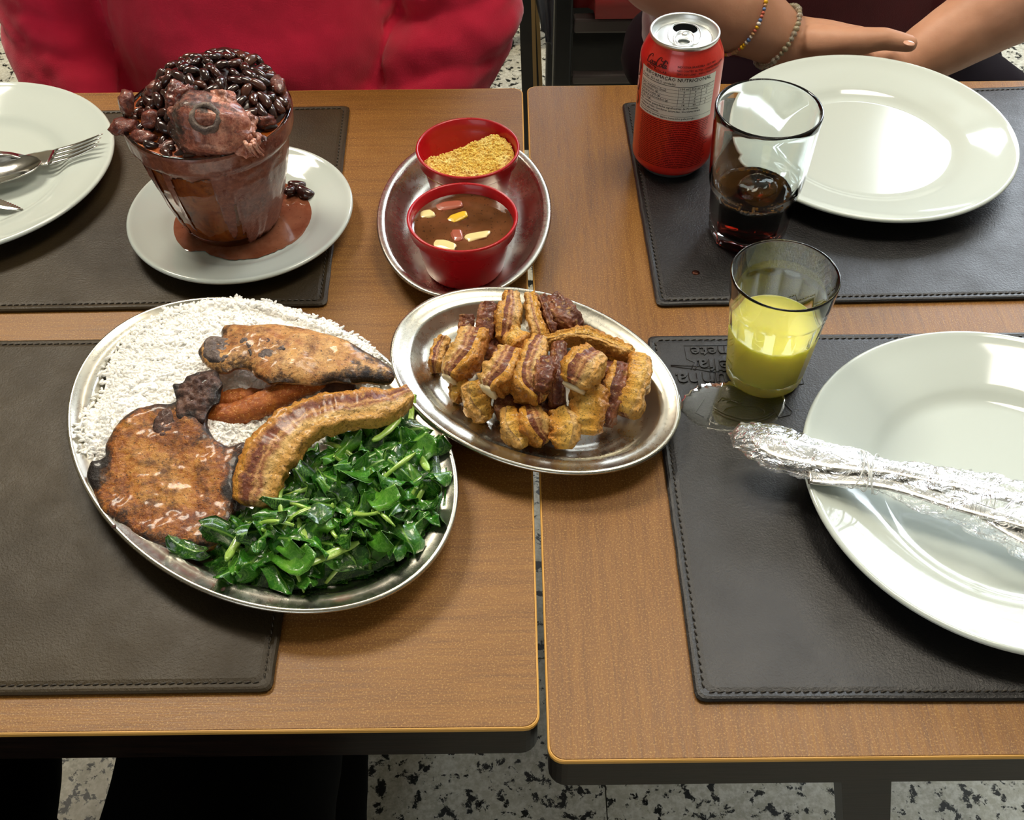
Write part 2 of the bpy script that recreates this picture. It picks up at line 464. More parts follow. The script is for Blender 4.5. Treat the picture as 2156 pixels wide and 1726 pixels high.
# rivet of the upper right mat
c = at(1465, 574, MH)
V, F = lathe([(0, 0.0012), (0.0022, 0.001), (0.0030, 0.0004), (0.0032, 0.0), (0.0032, -0.001)], 20)
o = obj('rivet', mesh('rivet', V, F), simple('bronze_rivet', '#3a1c10', 0.35, metal=0.8), pm_ur, loc=c - pm_ur.location + Vector((0, 0, -0.0004))); o['label'] = 'small round bronze rivet'

def text_geo(s, size=1.0, align='LEFT', extrude=0.0, bevel=0.0, res=2, space=1.0, offset=0.0):
    cu = bpy.data.curves.new('txt', 'FONT'); cu.body = s; cu.size = size; cu.align_x = align; cu.resolution_u = res
    cu.extrude = extrude; cu.bevel_depth = bevel; cu.space_character = space; cu.offset = offset
    o = bpy.data.objects.new('txt', cu); COL.objects.link(o)
    dg = bpy.context.evaluated_depsgraph_get(); me = o.evaluated_get(dg).to_mesh()
    V = [tuple(v.co) for v in me.vertices]; F = [tuple(p.vertices) for p in me.polygons]
    o.evaluated_get(dg).to_mesh_clear(); bpy.data.objects.remove(o); bpy.data.curves.remove(cu)
    return V, F
# embossed lettering and crest, upside down as seen from this side of the table
k = MB()
def emb(s, px, py, size):
    p = at(px, py, MH)
    V, F = text_geo(s, size, 'LEFT', 0.0004, 0.0003, 2)
    k.add([(p.x - v[0] * 1.0, p.y - v[1], p.z + 0.0002 + max(-0.0003, v[2])) for v in V], F)
def right_end(s, px, py, size):   # lettering is read from the right end of the line to the left
    V, F = text_geo(s, size, 'LEFT', 0.0004, 0.0003, 2); wd = max(v[0] for v in V); p = at(px, py, MH)
    k.add([(p.x + wd - v[0], p.y - v[1], p.z + 0.0002 + max(-0.0003, v[2])) for v in V], F)
right_end('onete', 1452, 731, 0.0150); right_end('\u00e9lia', 1467, 758, 0.0175); right_end('unha', 1422, 787, 0.0190)
def line(pts, r=0.00042):
    k.tube([at(x, y, MH) + Vector((0, 0, 0.00005)) for x, y in pts], r, 6)
line([(1530, 727), (1440, 728), (1446, 756), (1462, 763), (1455, 778)])
line([(1470, 762), (1463, 780)]); line([(1412, 769), (1470, 771), (1530, 782)]); line([(1412, 771), (1470, 778), (1530, 789)])
line([(1650, 800), (1668, 788), (1690, 796), (1692, 808), (1672, 812), (1655, 806)])
line([(1482, 840), (1464, 868), (1482, 877)]); line([(1648, 846), (1668, 866), (1663, 874), (1640, 879), (1628, 858)])
line([tuple(p[:2]) for p in catmull([(1505, 858, 0), (1530, 872, 0), (1570, 882, 0), (1605, 878, 0), (1632, 864, 0)], 6)])
line([tuple(p[:2]) for p in catmull([(1502, 862, 0), (1530, 878, 0), (1570, 888, 0), (1605, 884, 0), (1634, 868, 0)], 6)])
line([(1567 + 44 * math.cos(a), 866 + 13 * math.sin(a)) for a in np.linspace(PI * 0.95, 2.15 * PI, 18)])
for a in range(5): line([(1512 + 9 * a, 845 - 3 * (a % 2)), (1520 + 9 * a, 836 + 3 * a), (1534 + 8 * a, 838 + 2 * a)])
o = wobj('embossed_crest', k.V, k.F, M['leather_cool_lit'], pm_lr); o['label'] = 'raised lettering and crest pressed into dark leather'
def blob_pool(name, pts, h, th, mt, parent=None, rag=0.0006, label=None):
    """a thin film of liquid with a rounded edge; pts in pixels"""
    P = catmull([at(x, y, h) for x, y in pts], 7, True); n = len(P)
    P = [Vector((p.x + rag * noise.noise(p * 300), p.y + rag * noise.noise(p * 300 + Vector((9, 9, 9))), p.z)) for p in P]
    c = sum(P, Vector()) / n; V = []; F = []
    for s, z in ((1.0, 0.0), (0.985, th * 0.6), (0.95, th), (0.7, th * 1.05), (0.35, th * 1.05)):
        V += [c + (p - c) * s + Vector((0, 0, z)) for p in P]
    for j in range(4):
        for i in range(n): F.append((j * n + i, j * n + (i + 1) % n, (j + 1) * n + (i + 1) % n, (j + 1) * n + i))
    V.append(c + Vector((0, 0, th * 1.05))); F += [(4 * n + i, 4 * n + (i + 1) % n, 5 * n) for i in range(n)]
    if (P[1] - P[0]).cross(P[2] - P[0]).z < 0: F = [f[::-1] for f in F]
    o = wobj(name, V, F, mt, parent); 
    if label: o['label'] = label
    return o
m = MT('spilt_water', '#e8e8e0', 0.03, trans=1.0, ior=1.33); M['water'] = m.m
o = blob_pool('spilt_water', [(1436, 842), (1470, 812), (1520, 803), (1580, 812), (1650, 830), (1640, 880), (1590, 905), (1530, 910), (1480, 900), (1444, 876)], MH, 0.0006, M['water'], rag=0.002)
tag(o, 'thin puddle of spilt water on the dark mat below the yellow drink', 'water')

# ------------------------------------------------------------------ plates and platters
def plate_prof(R, h=0.0190, well=0.60):
    w_ = R * well
    return [(0, 0.0036), (w_ - 0.006, 0.0036), (w_ - 0.002, 0.0040), (w_ + 0.002, 0.0052), (w_ + 0.006, 0.0074), (w_ + 0.0095, 0.0090), (w_ + 0.013, 0.0100),
            (R * 0.86, h * 0.80), (R - 0.0050, h - 0.0010), (R - 0.0030, h + 0.0001), (R - 0.0012, h + 0.0002), (R - 0.0002, h - 0.0008), (R, h - 0.0018), (R - 0.0006, h - 0.0028),
            (R - 0.004, h - 0.0042), (w_ + 0.012, 0.0062), (w_ + 0.003, 0.0018), (w_ - 0.002, 0.0), (w_ - 0.005, 0.0), (w_ - 0.007, 0.0014), (0, 0.0014)]
def lathe_prof_fix(prof): return prof[::-1]
def plate(R, loc, label, name='dinner_plate', h=0.0190, well=0.60, group=None):
    V, F = lathe(lathe_prof_fix(plate_prof(R, h, well)), 128)
    o = obj(name, mesh(name, V, F), M['porcelain'], loc=loc); tag(o, label, 'plate', group); return o
plate(0.1222, (0.3057, 0.8095, T + MH), 'large empty white plate at the far edge behind the glass of dark soda')
plate(0.1290, (0.3105, 0.4335, T + MH), 'large empty white plate at the near right with wrapped cutlery across it', h=0.0215)
plate(0.1225, (-0.4534, 0.7790, T + MH), 'white plate holding a fork, spoon and knife at the left edge')
plate(0.0889, (-0.2138, 0.7165, T + MH), 'small white saucer under the overflowing bean pot', 'saucer', 0.0160, 0.60)

P1 = [(-0.0003, 0.0172), (-0.0004, 0.0182), (0.0002, 0.0192), (0.0014, 0.0196), (0.0026, 0.0192), (0.0034, 0.0184), (0.0090, 0.0172), (0.0125, 0.0165), (0.0138, 0.0156), (0.0146, 0.0146),
      (0.0195, 0.0085), (0.0225, 0.0060), (0.0260, 0.0048), (0.0300, 0.0044), (0.0330, 0.0044), (0.0345, 0.0036), (0.038, 0.0036)]
def platter_geo(a, b, prof, inner, seg=160):
    """closed shell: upper face from the centre out to the rim, round the edge, underside back to the centre"""
    up = [(-inner, prof[-1][1])] + [(-d, z) for d, z in prof[::-1]]
    dn = [(-d, z - 0.0011) for d, z in prof if d > 0.0010] + [(-inner, prof[-1][1] - 0.0011)]
    V = []; F = []; rings = up + dn
    for (r, z) in rings:
        for k in range(seg):
            t = 2 * PI * k / seg; V.append(((a + r) * math.cos(t), (b + r) * math.sin(t), z))
    for i in range(len(rings) - 1):
        for k in range(seg): F.append((i * seg + k, (i + 1) * seg + k, (i + 1) * seg + (k + 1) % seg, i * seg + (k + 1) % seg)[::-1])
    F.append(tuple(range(seg))); F.append(tuple((len(rings) - 1) * seg + k for k in range(seg))[::-1])
    return V, F
def platter(name, a, b, prof, inner, label, loc, rot):
    V, F = platter_geo(a, b, prof, inner)
    me = mesh(name, V, F); bmm = bmesh.new(); bmm.from_mesh(me); bmesh.ops.recalc_face_normals(bmm, faces=bmm.faces); bmm.to_mesh(me); bmm.free()
    o = obj(name, me, M['steel'], loc=loc, rot=rot); tag(o, label, 'platter'); return o
BIGC = Vector((-0.1652, 0.4748)); BIGA, BIGB, BIGT = 0.1053, 0.1547, math.radians(43.7)
platter('steel_platter', BIGA, BIGB, P1, 0.06, 'large oval steel platter holding rice, chops and greens', (BIGC.x, BIGC.y, T + MH), (0, 0, BIGT))
SMC = Vector((0.0138, 0.5278)); SMT = math.radians(56.8)
RS = Matrix.Rotation(math.radians(2.0), 4, 'Y') @ Matrix.Rotation(SMT, 4, 'Z')
platter('steel_platter', 0.0788, 0.1048, P1, 0.05, 'smaller oval steel platter piled with fried pork cracklings', (SMC.x, SMC.y, T + 0.0036), RS.to_euler())
P2 = [(-0.0003, 0.0185), (-0.0004, 0.0195), (0.0002, 0.0203), (0.0012, 0.0206), (0.0050, 0.0202), (0.0066, 0.0194), (0.0078, 0.0170), (0.0120, 0.0105), (0.0165, 0.0058), (0.0200, 0.0036), (0.0240, 0.0026), (0.028, 0.0024)]
CDC = (-0.0358, 0.7100)
platter('steel_dish', 0.0684, 0.1034, P2, 0.045, 'deep oval steel dish holding two red plastic cups', (CDC[0], CDC[1], T + 0.0002), (0, 0, math.radians(-1.3)))

# ------------------------------------------------------------------ red cups
CUP = [(0, 0.0004), (0.0270, 0.0004), (0.0290, 0.0010), (0.0302, 0.0030), (0.0362, 0.0330), (0.0372, 0.0350), (0.0390, 0.0362), (0.0398, 0.0372), (0.0406, 0.0446), (0.0413, 0.0458), (0.0414, 0.0468), (0.0408, 0.0476),
       (0.0398, 0.0477), (0.0389, 0.0468), (0.0380, 0.0400), (0.0372, 0.0370), (0.0358, 0.0345), (0.0295, 0.0050), (0.0280, 0.0035), (0, 0.0030)]
CZ = T + 0.0030
def cup(x, y, label):
    t = empty('plastic_cup', (x, y, CZ), label=label, cat='cup')
    V, F = lathe(CUP, 96); obj('cup_body', mesh('cup_body', V, F), M['red_plastic'], t); return t
CA = (-0.0329, 0.7513); CB = (-0.0352, 0.6634)
cup(CA[0], CA[1], 'red plastic cup filled with crumbly yellow cassava flour'); cup(CB[0], CB[1], 'red plastic cup filled with brown sauce and onion pieces')

def height_blob(name, cx, cy, R, hf, mt, n=46, seg=96, z0=0.0, parent=None, kind=None, label=None, cat=None, attr=None):
    """a round filling: rings out to R (a number or a function of angle) with heights hf(x, y, r01)"""
    V = [(cx, cy, z0 + hf(0, 0, 0))]; F = []
    for i in range(1, n + 1):
        for k in range(seg):
            t = 2 * PI * k / seg; rr = (R(t) if callable(R) else R) * i / n
            V.append((cx + rr * math.cos(t), cy + rr * math.sin(t), z0 + hf(rr * math.cos(t), rr * math.sin(t), i / n)))
    F += [(0, 1 + k, 1 + (k + 1) % seg) for k in range(seg)]
    for i in range(n - 1):
        for k in range(seg):
            a = 1 + i * seg + k; b = 1 + i * seg + (k + 1) % seg
            F.append((a, a + seg, b + seg, b))
    o = wobj(name, V, F, mt, parent)
    if kind: o['kind'] = kind
    tag(o, label, cat); return o

# cassava flour: heaped to the right and back of the cup
m = MT('toasted_cassava_flour', rough=0.8, sss=0.15); a = m.noise(260, 3, 0.7); b = m.noise(60, 3)
m.set(Base_Color=m.mix(m.ramp(a, [(0.3, 1.0), (0.62, 0.0)]), m.ramp(b, [(0.35, '#f6d868'), (0.65, '#fbe998')]), '#d9a63a'), Normal=m.bump(a, 0.6, 0.0015)); M['farofa'] = m.m
def far_h(x, y, s):
    base = 0.0365 + 0.0065 * smooth01((x * 0.8 - abs(y + 0.003) * 0.15 + 0.022) / 0.045)
    base -= 0.020 * smooth01((y * 0.9 - x * 0.42 - 0.0130) / 0.012)
    base = min(base, 0.0430 + 0.002 * (1 - s)) * (1 - 0.10 * max(0, s - 0.85) / 0.15)
    return base + 0.0016 * noise.noise(Vector((x, y, 0)) * 190) + 0.0012 * noise.noise(Vector((x, y, 3)) * 420)
def far_R(t): return 0.0372
height_blob('cassava_flour', CA[0], CA[1], 0.0368, far_h, M['farofa'], 60, 140, CZ, kind='stuff', label='heap of yellow toasted cassava flour in the back red cup', cat='flour')
rng = np.random.default_rng(3)
def grains_object(name, P, rad, mt, seed=1, lat=5, seg=6, elong=1.0, ori=None, parent=None, label=None, cat=None, jitter=0.25):
    """thousands of small grains as one mesh, made with numpy; P: centres (N,3), rad: (N,) radii, ori: (N,3) long-axis directions"""
    rg = np.random.default_rng(seed); N = len(P)
    # unit grain along z
    gv = [(0, 0, -1)]
    for i in range(1, lat):
        a = -PI / 2 + PI * i / lat
        for k in range(seg):
            gv.append((math.cos(a) * math.cos(2 * PI * k / seg), math.cos(a) * math.sin(2 * PI * k / seg), math.sin(a)))
    gv.append((0, 0, 1)); gf = []
    for k in range(seg): gf.append((0, 1 + (k + 1) % seg, 1 + k))
    for i in range(lat - 2):
        for k in range(seg):
            a = 1 + i * seg + k; b = 1 + i * seg + (k + 1) % seg
            gf.append((a, b, b + seg)); gf.append((a, b + seg, a + seg))
    L = 1 + (lat - 2) * seg
    for k in range(seg): gf.append((L + k, L + (k + 1) % seg, len(gv) - 1))
    g = np.array(gv); gf = np.array(gf); nv = len(g)
    g = g[None] * (1 + jitter * (rg.random((N, nv, 1)) - 0.5)) if elong == 1.0 else np.repeat(g[None], N, 0)
    g = g * rad[:, None, None]; g[:, :, 2] *= elong
    if ori is None: ori = rg.normal(size=(N, 3))
    z = ori / np.linalg.norm(ori, axis=1, keepdims=True)
    x = np.cross(z, rg.normal(size=(N, 3))); x /= np.linalg.norm(x, axis=1, keepdims=True); y = np.cross(z, x)
    W = g[:, :, 0:1] * x[:, None] + g[:, :, 1:2] * y[:, None] + g[:, :, 2:3] * z[:, None] + P[:, None]
    W = W.reshape(-1, 3); base = np.array([W[:, 0].mean(), W[:, 1].mean(), W[:, 2].min()])
    if parent is not None: base = np.array(parent.location)
    W = (W - base).astype(np.float32)
    FF = (gf[None] + (np.arange(N) * nv)[:, None, None]).reshape(-1, 3).astype(np.int32)
    me = bpy.data.meshes.new(name); me.vertices.add(len(W)); me.vertices.foreach_set('co', W.ravel())
    me.loops.add(FF.size); me.loops.foreach_set('vertex_index', FF.ravel())
    me.polygons.add(len(FF)); me.polygons.foreach_set('loop_start', np.arange(0, FF.size, 3, dtype=np.int32))
    me.update(calc_edges=True); me.shade_smooth()
    o = obj(name, me, mt, parent, loc=None if parent is not None else base)
    o['kind'] = 'stuff'; tag(o, label, cat); return o
Pn = []; Rn = []
for i in range(4200):
    t = rng.random() * 2 * PI; s = math.sqrt(rng.random()); x = 0.0365 * s * math.cos(t); y = 0.0365 * s * math.sin(t)
    r = 0.0003 + 0.0009 * rng.random() ** 3
    Pn.append((CA[0] + x, CA[1] + y, CZ + far_h(x, y, s) + r * 0.3)); Rn.append(r)
fl_par = [o for o in COL.objects if o.name == 'cassava_flour'][0]
g = grains_object('flour_crumbs', np.array(Pn), np.array(Rn), M['farofa'], 5, 3, 5, parent=fl_par)

# brown sauce with chopped vegetables
m = MT('brown_vinaigrette', rough=0.06, spec=0.5, coat=0.5, coat_rough=0.03); a = m.noise(75, 4, 0.7); b = m.noise(400, 2, 0.6); c_ = m.noise(28, 3)
col = m.ramp(c_, [(0.35, '#4c2c15'), (0.6, '#6e4327'), (0.75, '#7c4b35')])
m.set(Base_Color=m.mix(m.ramp(b, [(0.62, 0.0), (0.72, 0.8)]), col, '#2a1206'), Normal=m.bump(a, 0.10, 0.001)); M['sauce'] = m.m
height_blob('brown_sauce', CB[0], CB[1], 0.0381, lambda x, y, s: 0.0388 + 0.0004 * noise.noise(Vector((x, y, 0)) * 120) * (1 - s) + 0.0006 * max(0, s - 0.94) / 0.06, M['sauce'], 24, 80, CZ, kind='stuff', label='glossy brown sauce with chopped vegetables in the front red cup', cat='sauce')
M['veg_cream'] = simple('onion_flesh', '#e2d394', 0.25, coat=0.5); M['veg_yellow'] = simple('pepper_flesh', '#dfb62c', 0.25, coat=0.5); M['veg_pink'] = simple('tomato_flesh', '#a1553f', 0.3, coat=0.5)
def chunk(name, p, sx, sy, sz, rz, mt, label, seed):
    bmm = bmesh.new(); bmesh.ops.create_icosphere(bmm, subdivisions=4, radius=1.0)
    for v in bmm.verts:
        q = v.co.copy(); v.co = Vector([0.5 * math.copysign(abs(c_) ** 0.62, c_) for c_ in q]); v.co += Vector((noise.noise(q * 1.1 + Vector((seed, 0, 0))), noise.noise(q * 1.1 + Vector((0, seed, 0))), 0)) * 0.16
        v.co.x *= sx; v.co.y *= sy * (1 - 0.12 * q.x); v.co.z *= sz
    me = bpy.data.meshes.new(name); bmm.to_mesh(me); bmm.free(); me.shade_smooth()
    o = obj(name, me, mt, loc=p, rot=(0.1 * math.sin(seed), 0.1 * math.cos(seed), rz)); tag(o, label, 'vegetable'); return o
SH = 0.0030 + 0.0388
for px, py, sx, sy, rz, mt, lb in ((901, 451, .0085, .0075, 0.1, 'veg_cream', 'small square cream onion piece at the left of the brown sauce'),
      (963, 457, .0150, .0070, 0.5, 'veg_yellow', 'yellow pepper sliver in the middle of the brown sauce'),
      (1003, 497, .0175, .0075, 0.25, 'veg_cream', 'long cream onion piece at the right of the brown sauce'),
      (936, 516, .0170, .0080, -0.45, 'veg_cream', 'cream onion piece at the near wall of the red cup'),
      (944, 433, .0200, .0080, 0.15, 'veg_pink', 'pinkish tomato skin floating at the back of the sauce'),
      (962, 495, .0080, .0110, 0.2, 'veg_pink', 'small pinkish tomato piece below the yellow sliver')):
    p = at(px, py, SH); chunk('vegetable_piece', p + Vector((0, 0, -0.0004)), sx * 1.15, sy * 1.2, 0.0034, rz, M[mt], lb, px * 0.01)

# ------------------------------------------------------------------ cutlery on the left plate
def sweep2(pts, ws, ts, seg=14, cap=True, sup=2.6):
    """flattened sweep: half widths ws and half thicknesses ts per point, superellipse section"""
    fr = frames(pts); V = []; F = []; n = len(fr)
    for i, (p, t, sd, u) in enumerate(fr):
        for k in range(seg):
            a = 2 * PI * k / seg; c, s = math.cos(a), math.sin(a)
            V.append(p + sd * (ws[i] * math.copysign(abs(c) ** (2 / sup), c)) + u * (ts[i] * math.copysign(abs(s) ** (2 / sup), s)))
    for i in range(n - 1):
        for k in range(seg): F.append((i * seg + k, i * seg + (k + 1) % seg, (i + 1) * seg + (k + 1) % seg, (i + 1) * seg + k))
    if cap: F.append(tuple(range(seg))[::-1]); F.append(tuple((n - 1) * seg + k for k in range(seg)))
    return V, F
def interp(tab, t):
    for (a, va), (b, vb) in zip(tab, tab[1:]):
        if t <= b: f = (t - a) / (b - a + 1e-9); return va + (vb - va) * smooth01(f)
    return tab[-1][1]
k = MB()
path = catmull([at(-420, 292, 0.032), at(-200, 310, 0.026), at(-40, 322, 0.0245), at(20, 325, 0.0215), at(62, 333, 0.0155), at(110, 331, 0.0165)], 8); n = len(path)
tw = [(0, .0085), (.3, .0060), (.62, .0030), (.74, .0034), (.84, .0085), (.93, .0112), (1, .0112)]
V, F = sweep2(path, [interp(tw, i / (n - 1)) for i in range(n)], [0.0011] * n); k.add(V, F)
e0 = at(108, 331, 0.0165); ax = (at(110, 331, 0.0165) - at(62, 333, 0.0155)).normalized(); sd = Vector((-ax.y, ax.x, 0))
for q in range(4):
    off = (q - 1.5) * 0.0062
    tip = at(211, 294 + 0, 0.0285) + sd * off * 0.92
    mid = at(160, 316, 0.0190) + sd * off
    V, F = sweep2(catmull([e0 + sd * off, mid, tip], 5), [0.0019] * 8 + [0.0015, 0.0012, 0.0004], [0.0009] * 8 + [0.0008, 0.0006, 0.0003], 10); k.add(V, F)
fk = wobj('fork', k.V, k.F, M['steel_shiny']); tag(fk, 'steel fork with its tines resting on the rim of the left plate', 'fork')
# spoon, bowl down over the fork's neck
def bowl_shape(c, ax, L, W, D, n=20, seg=16, up=True):
    ax = ax.normalized(); sd = Vector((-ax.y, ax.x, 0)).normalized(); uz = ax.cross(sd).normalized(); uz = uz if uz.z > 0 else -uz
    V = []; F = []
    for layer in (0, 1):
        for i in range(n + 1):
            u = -1 + 2 * i / n; wd = W * (max(0.0, 1 - abs(u) ** 2.2) ** 0.5) * (1 - 0.18 * u)
            for j in range(seg + 1):
                v = -1 + 2 * j / seg
                h = D * (1 - u * u) * (1 - v * v) * (-1 if up else 1) - layer * 0.0012
                V.append(c + ax * (L * u) + sd * (wd * v) + uz * h)
    m_ = (n + 1) * (seg + 1)
    for i in range(n):
        for j in range(seg):
            a = i * (seg + 1) + j; F.append((a, a + seg + 1, a + seg + 2, a + 1)); F.append((m_ + a, m_ + a + 1, m_ + a + seg + 2, m_ + a + seg + 1))
    for i in range(n):
        for j in (0, seg):
            a = i * (seg + 1) + j; F.append((a, m_ + a, m_ + a + seg + 1, a + seg + 1))
    return V, F
k = MB(); c0 = at(5, 355, 0.0200); ax = at(62, 343, 0.020) - at(-60, 368, 0.020)
V, F = bowl_shape(c0, ax, 0.031, 0.0185, 0.0060, up=True); k.add(V, F)
hp = catmull([c0 - ax.normalized() * 0.029, c0 - ax.normalized() * 0.060 + Vector((0, 0, 0.004)), c0 - ax.normalized() * 0.15 + Vector((0, 0, 0.012))], 8)
V, F = sweep2(hp, [0.0035] + [0.0030] * 8 + [0.005] * 4 + [0.007] * 4, [0.0012] * len(hp)); k.add(V, F)
sp = wobj('spoon', k.V, k.F, M['steel_shiny']); tag(sp, 'steel spoon with a dark reflecting bowl beside the fork on the left plate', 'spoon')
# knife blade with saw teeth
P0 = at(50, 443, 0.0108); P1_ = at(-180, 400, 0.0180); d = (P1_ - P0); Lk = d.length; d.normalize(); sd = Vector((-d.y, d.x, 0)).normalized()
V = []; F = []; n = 80
for i in range(n + 1):
    t = i / n; wd = 0.0095 * min(1, (t * 3.2)) ** 0.6; tooth = 0.0007 * (i % 2) if 0.03 < t < 0.9 else 0
    p = P0 + d * (Lk * t)
    V += [p + sd * (-wd + tooth) , p + Vector((0, 0, 0.0008)), p + sd * (0.003 * min(1, t * 6)) + Vector((0, 0, 0.0005)), p - Vector((0, 0, 0.0008))]
for i in range(n):
    for j in range(4): F.append((i * 4 + j, i * 4 + (j + 1) % 4, i * 4 + 4 + (j + 1) % 4, i * 4 + 4 + j))
kn = wobj('table_knife', V, F, M['steel_shiny'], smooth=False); tag(kn, 'steel table knife with a serrated tip on the left plate', 'knife')

# ------------------------------------------------------------------ cutlery wrapped in clear film across the near plate
WH = 0.0285
def cutl(name, px, hs, tab, ts, label):
    path = catmull([at(x, y, h) for (x, y), h in zip(px, hs)], 14); n = len(path)
    V, F = sweep2(path, [interp(tab, i / (n - 1)) for i in range(n)], [ts] * n, 16)
    o = wobj(name, V, F, M['steel_shiny']); tag(o, label, 'cutlery'); return o
cutl('spoon', [(1582, 925), (1700, 957), (1850, 985), (2010, 1020), (2300, 1085), (2560, 1142)], [WH + .003] * 6, [(0, .0020), (.035, .0080), (.10, .0108), (.25, .0095), (.45, .0048), (.7, .004), (1, .006)], 0.0018, 'steel spoon with the broad rounded handle end inside the clear film')
cutl('fork', [(1700, 1000), (1850, 1010), (2000, 1055), (2160, 1105), (2400, 1180)], [WH - 0.0002] * 5, [(0, .0070), (.08, .0080), (.5, .0060), (.8, .004), (1, .008)], 0.0014, 'steel fork lying under the spoon inside the clear film')
cutl('table_knife', [(1640, 975), (1850, 1012), (2000, 1040), (2160, 1128), (2400, 1215)], [WH - 0.0035] * 5, [(0, .0050), (.06, .0065), (.6, .0060), (1, .009)], 0.0009, 'steel table knife at the near edge inside the clear film')
m = MT('clear_crumpled_film', '#ffffff', 0.10, spec=0.8)
tr_ = m.n('ShaderNodeBsdfTransparent'); gl = m.n('ShaderNodeBsdfGlossy'); gl.inputs['Roughness'].default_value = 0.16; gl.inputs['Color'].default_value = (1, 1, 1, 1)
cr = m.noise(48, 4, 0.6, None, 1.5); vo = m.voronoi(60, m.co(), 'DISTANCE_TO_EDGE')
nb = m.bump(vo, 0.30, 0.003, m.bump(cr, 0.9, 0.006)); m.nt.links.new(nb, gl.inputs['Normal'])
fr_ = m.n('ShaderNodeFresnel'); fr_.inputs['IOR'].default_value = 1.6; m.nt.links.new(nb, fr_.inputs['Normal'])
crs = m.ramp(vo, [(0.0, 0.55), (0.035, 0.0)]); df = m.n('ShaderNodeBsdfDiffuse'); df.inputs['Color'].default_value = (0.9, 0.93, 0.93, 1)
mx = m.n('ShaderNodeMixShader'); mx2 = m.n('ShaderNodeMixShader')
m.nt.links.new(m.math('ADD', m.math('MULTIPLY', fr_.outputs[0], 0.6), 0.0, True), mx.inputs[0]); m.nt.links.new(tr_.outputs[0], mx.inputs[1]); m.nt.links.new(gl.outputs[0], mx.inputs[2])
m.nt.links.new(m.math('ADD', m.math('MULTIPLY', crs, 0.30), 0.015, True), mx2.inputs[0]); m.nt.links.new(mx.outputs[0], mx2.inputs[1]); m.nt.links.new(df.outputs[0], mx2.inputs[2])
m.nt.links.new(mx2.outputs[0], m.out.inputs['Surface']); M['film'] = m.m
path = catmull([at(x, y, h) for (x, y, h) in ((1533, 913, WH), (1590, 925, WH + .002), (1700, 962, WH + .003), (1830, 995, WH + .002), (1960, 1030, WH + .002), (2080, 1062, WH + .003), (2200, 1100, WH + .003), (2450, 1170, WH + .003))], 26)
n = len(path); wt = [(0, .0006), (.06, .0110), (.22, .0165), (.36, .0150), (.45, .0125), (.55, .0180), (.75, .0250), (1, .028)]; ht = [(0, .0004), (.06, .0042), (.22, .0056), (.36, .0050), (.45, .0042), (.6, .0055), (1, .0065)]
seg = 72; V = []; F = []
for i, (p, t, sd, u) in enumerate(frames(path)):
    wi, hi = interp(wt, i / (n - 1)), interp(ht, i / (n - 1))
    for q in range(seg):
        a = 2 * PI * q / seg; b = Vector((p.x * 75, p.y * 75, 0)) + Vector((math.cos(a), math.sin(a), 0)) * 1.8
        rd = 1 + 0.42 * (abs(noise.noise(b)) - 0.15) + 0.14 * (abs(noise.noise(b * 2.7)) - 0.2) + 0.03 * noise.noise(b * 7)
        z = math.sin(a) * hi * rd; z = max(z, -0.0042)
        V.append(p + sd * (math.cos(a) * wi * rd) + u * z)
for i in range(n - 1):
    for q in range(seg): F.append((i * seg + q, i * seg + (q + 1) % seg, (i + 1) * seg + (q + 1) % seg, (i + 1) * seg + q))
F.append(tuple(range(seg))[::-1])
fm = wobj('plastic_film', V, F, M['film'], smooth=True); tag(fm, 'crumpled clear plastic film wrapped around cutlery on the near plate', 'wrapping')
k = MB(); fr = frames(path)
for q, f_ in enumerate((0.395, 0.41, 0.43, 0.445)):
    p, t, sd, u = fr[int(f_ * n)]
    pts = [p + t * (0.004 * math.sin(a * 1 + q)) + sd * (math.cos(a) * 0.0155) + u * (math.sin(a) * (0.0068 if math.sin(a) > 0 else 0.0040)) for a in np.linspace(0, 2 * PI, 34)]
    k.tube(pts, 0.0005, 6)
tt = wobj('film_twist', k.V, k.F, simple('twisted_film_cord', '#dfe3e2', 0.2, trans=0.4), fm)

# ------------------------------------------------------------------ glass of yellow juice
def tumbler(x, y, h, label, outer, inner, seg, mod_o, liquid, liq_name, liq_mt, liq_label, extra=None, rot=0.0):
    t = empty('drinking_glass', (x, y, T + h), label=label, cat='glass', rot=(0, 0, rot))
    V, F = lathe(outer + inner, seg, mod=mod_o); obj('glass_body', mesh('glass_body', V, F), M['glass'], t)
    return t
LX, LY = 0.1766, 0.5451
def flute(t, z):
    # twelve shallow flats up to 6.6 cm, plain above
    f = smooth01((0.0665 - z) / 0.003) * smooth01((z - 0.004) / 0.006)
    a = (t * 14 / (2 * PI)) % 1.0 - 0.5
    return 1 - f * (0.050 * (0.25 - a * a) * 4 * 0.45 + 0.006)
zs = [0.0665 - 0.0016 * i for i in range(3)]
outer = [(0, 0.0012), (0.0225, 0.0012), (0.0245, 0.0), (0.0258, 0.0006), (0.0266, 0.0022), (0.0272, 0.006), (0.0275, 0.009), (0.0278, 0.012), (0.0290, 0.025), (0.0303, 0.040), (0.0316, 0.0535), (0.03265, 0.0625), (0.0329, 0.0648), (0.0331, 0.0665), (0.0333, 0.068), (0.0342, 0.078), (0.0350, 0.0880), (0.03505, 0.0895), (0.0346, 0.0902)]
inner_l = [(0.0338, 0.0900), (0.0335, 0.0888), (0.0314, 0.0665), (0.0302, 0.0535), (0.0289, 0.040), (0.0275, 0.025), (0.0265, 0.014), (0.0258, 0.0105), (0.0235, 0.0088), (0, 0.0084)]
n_out = len(outer)
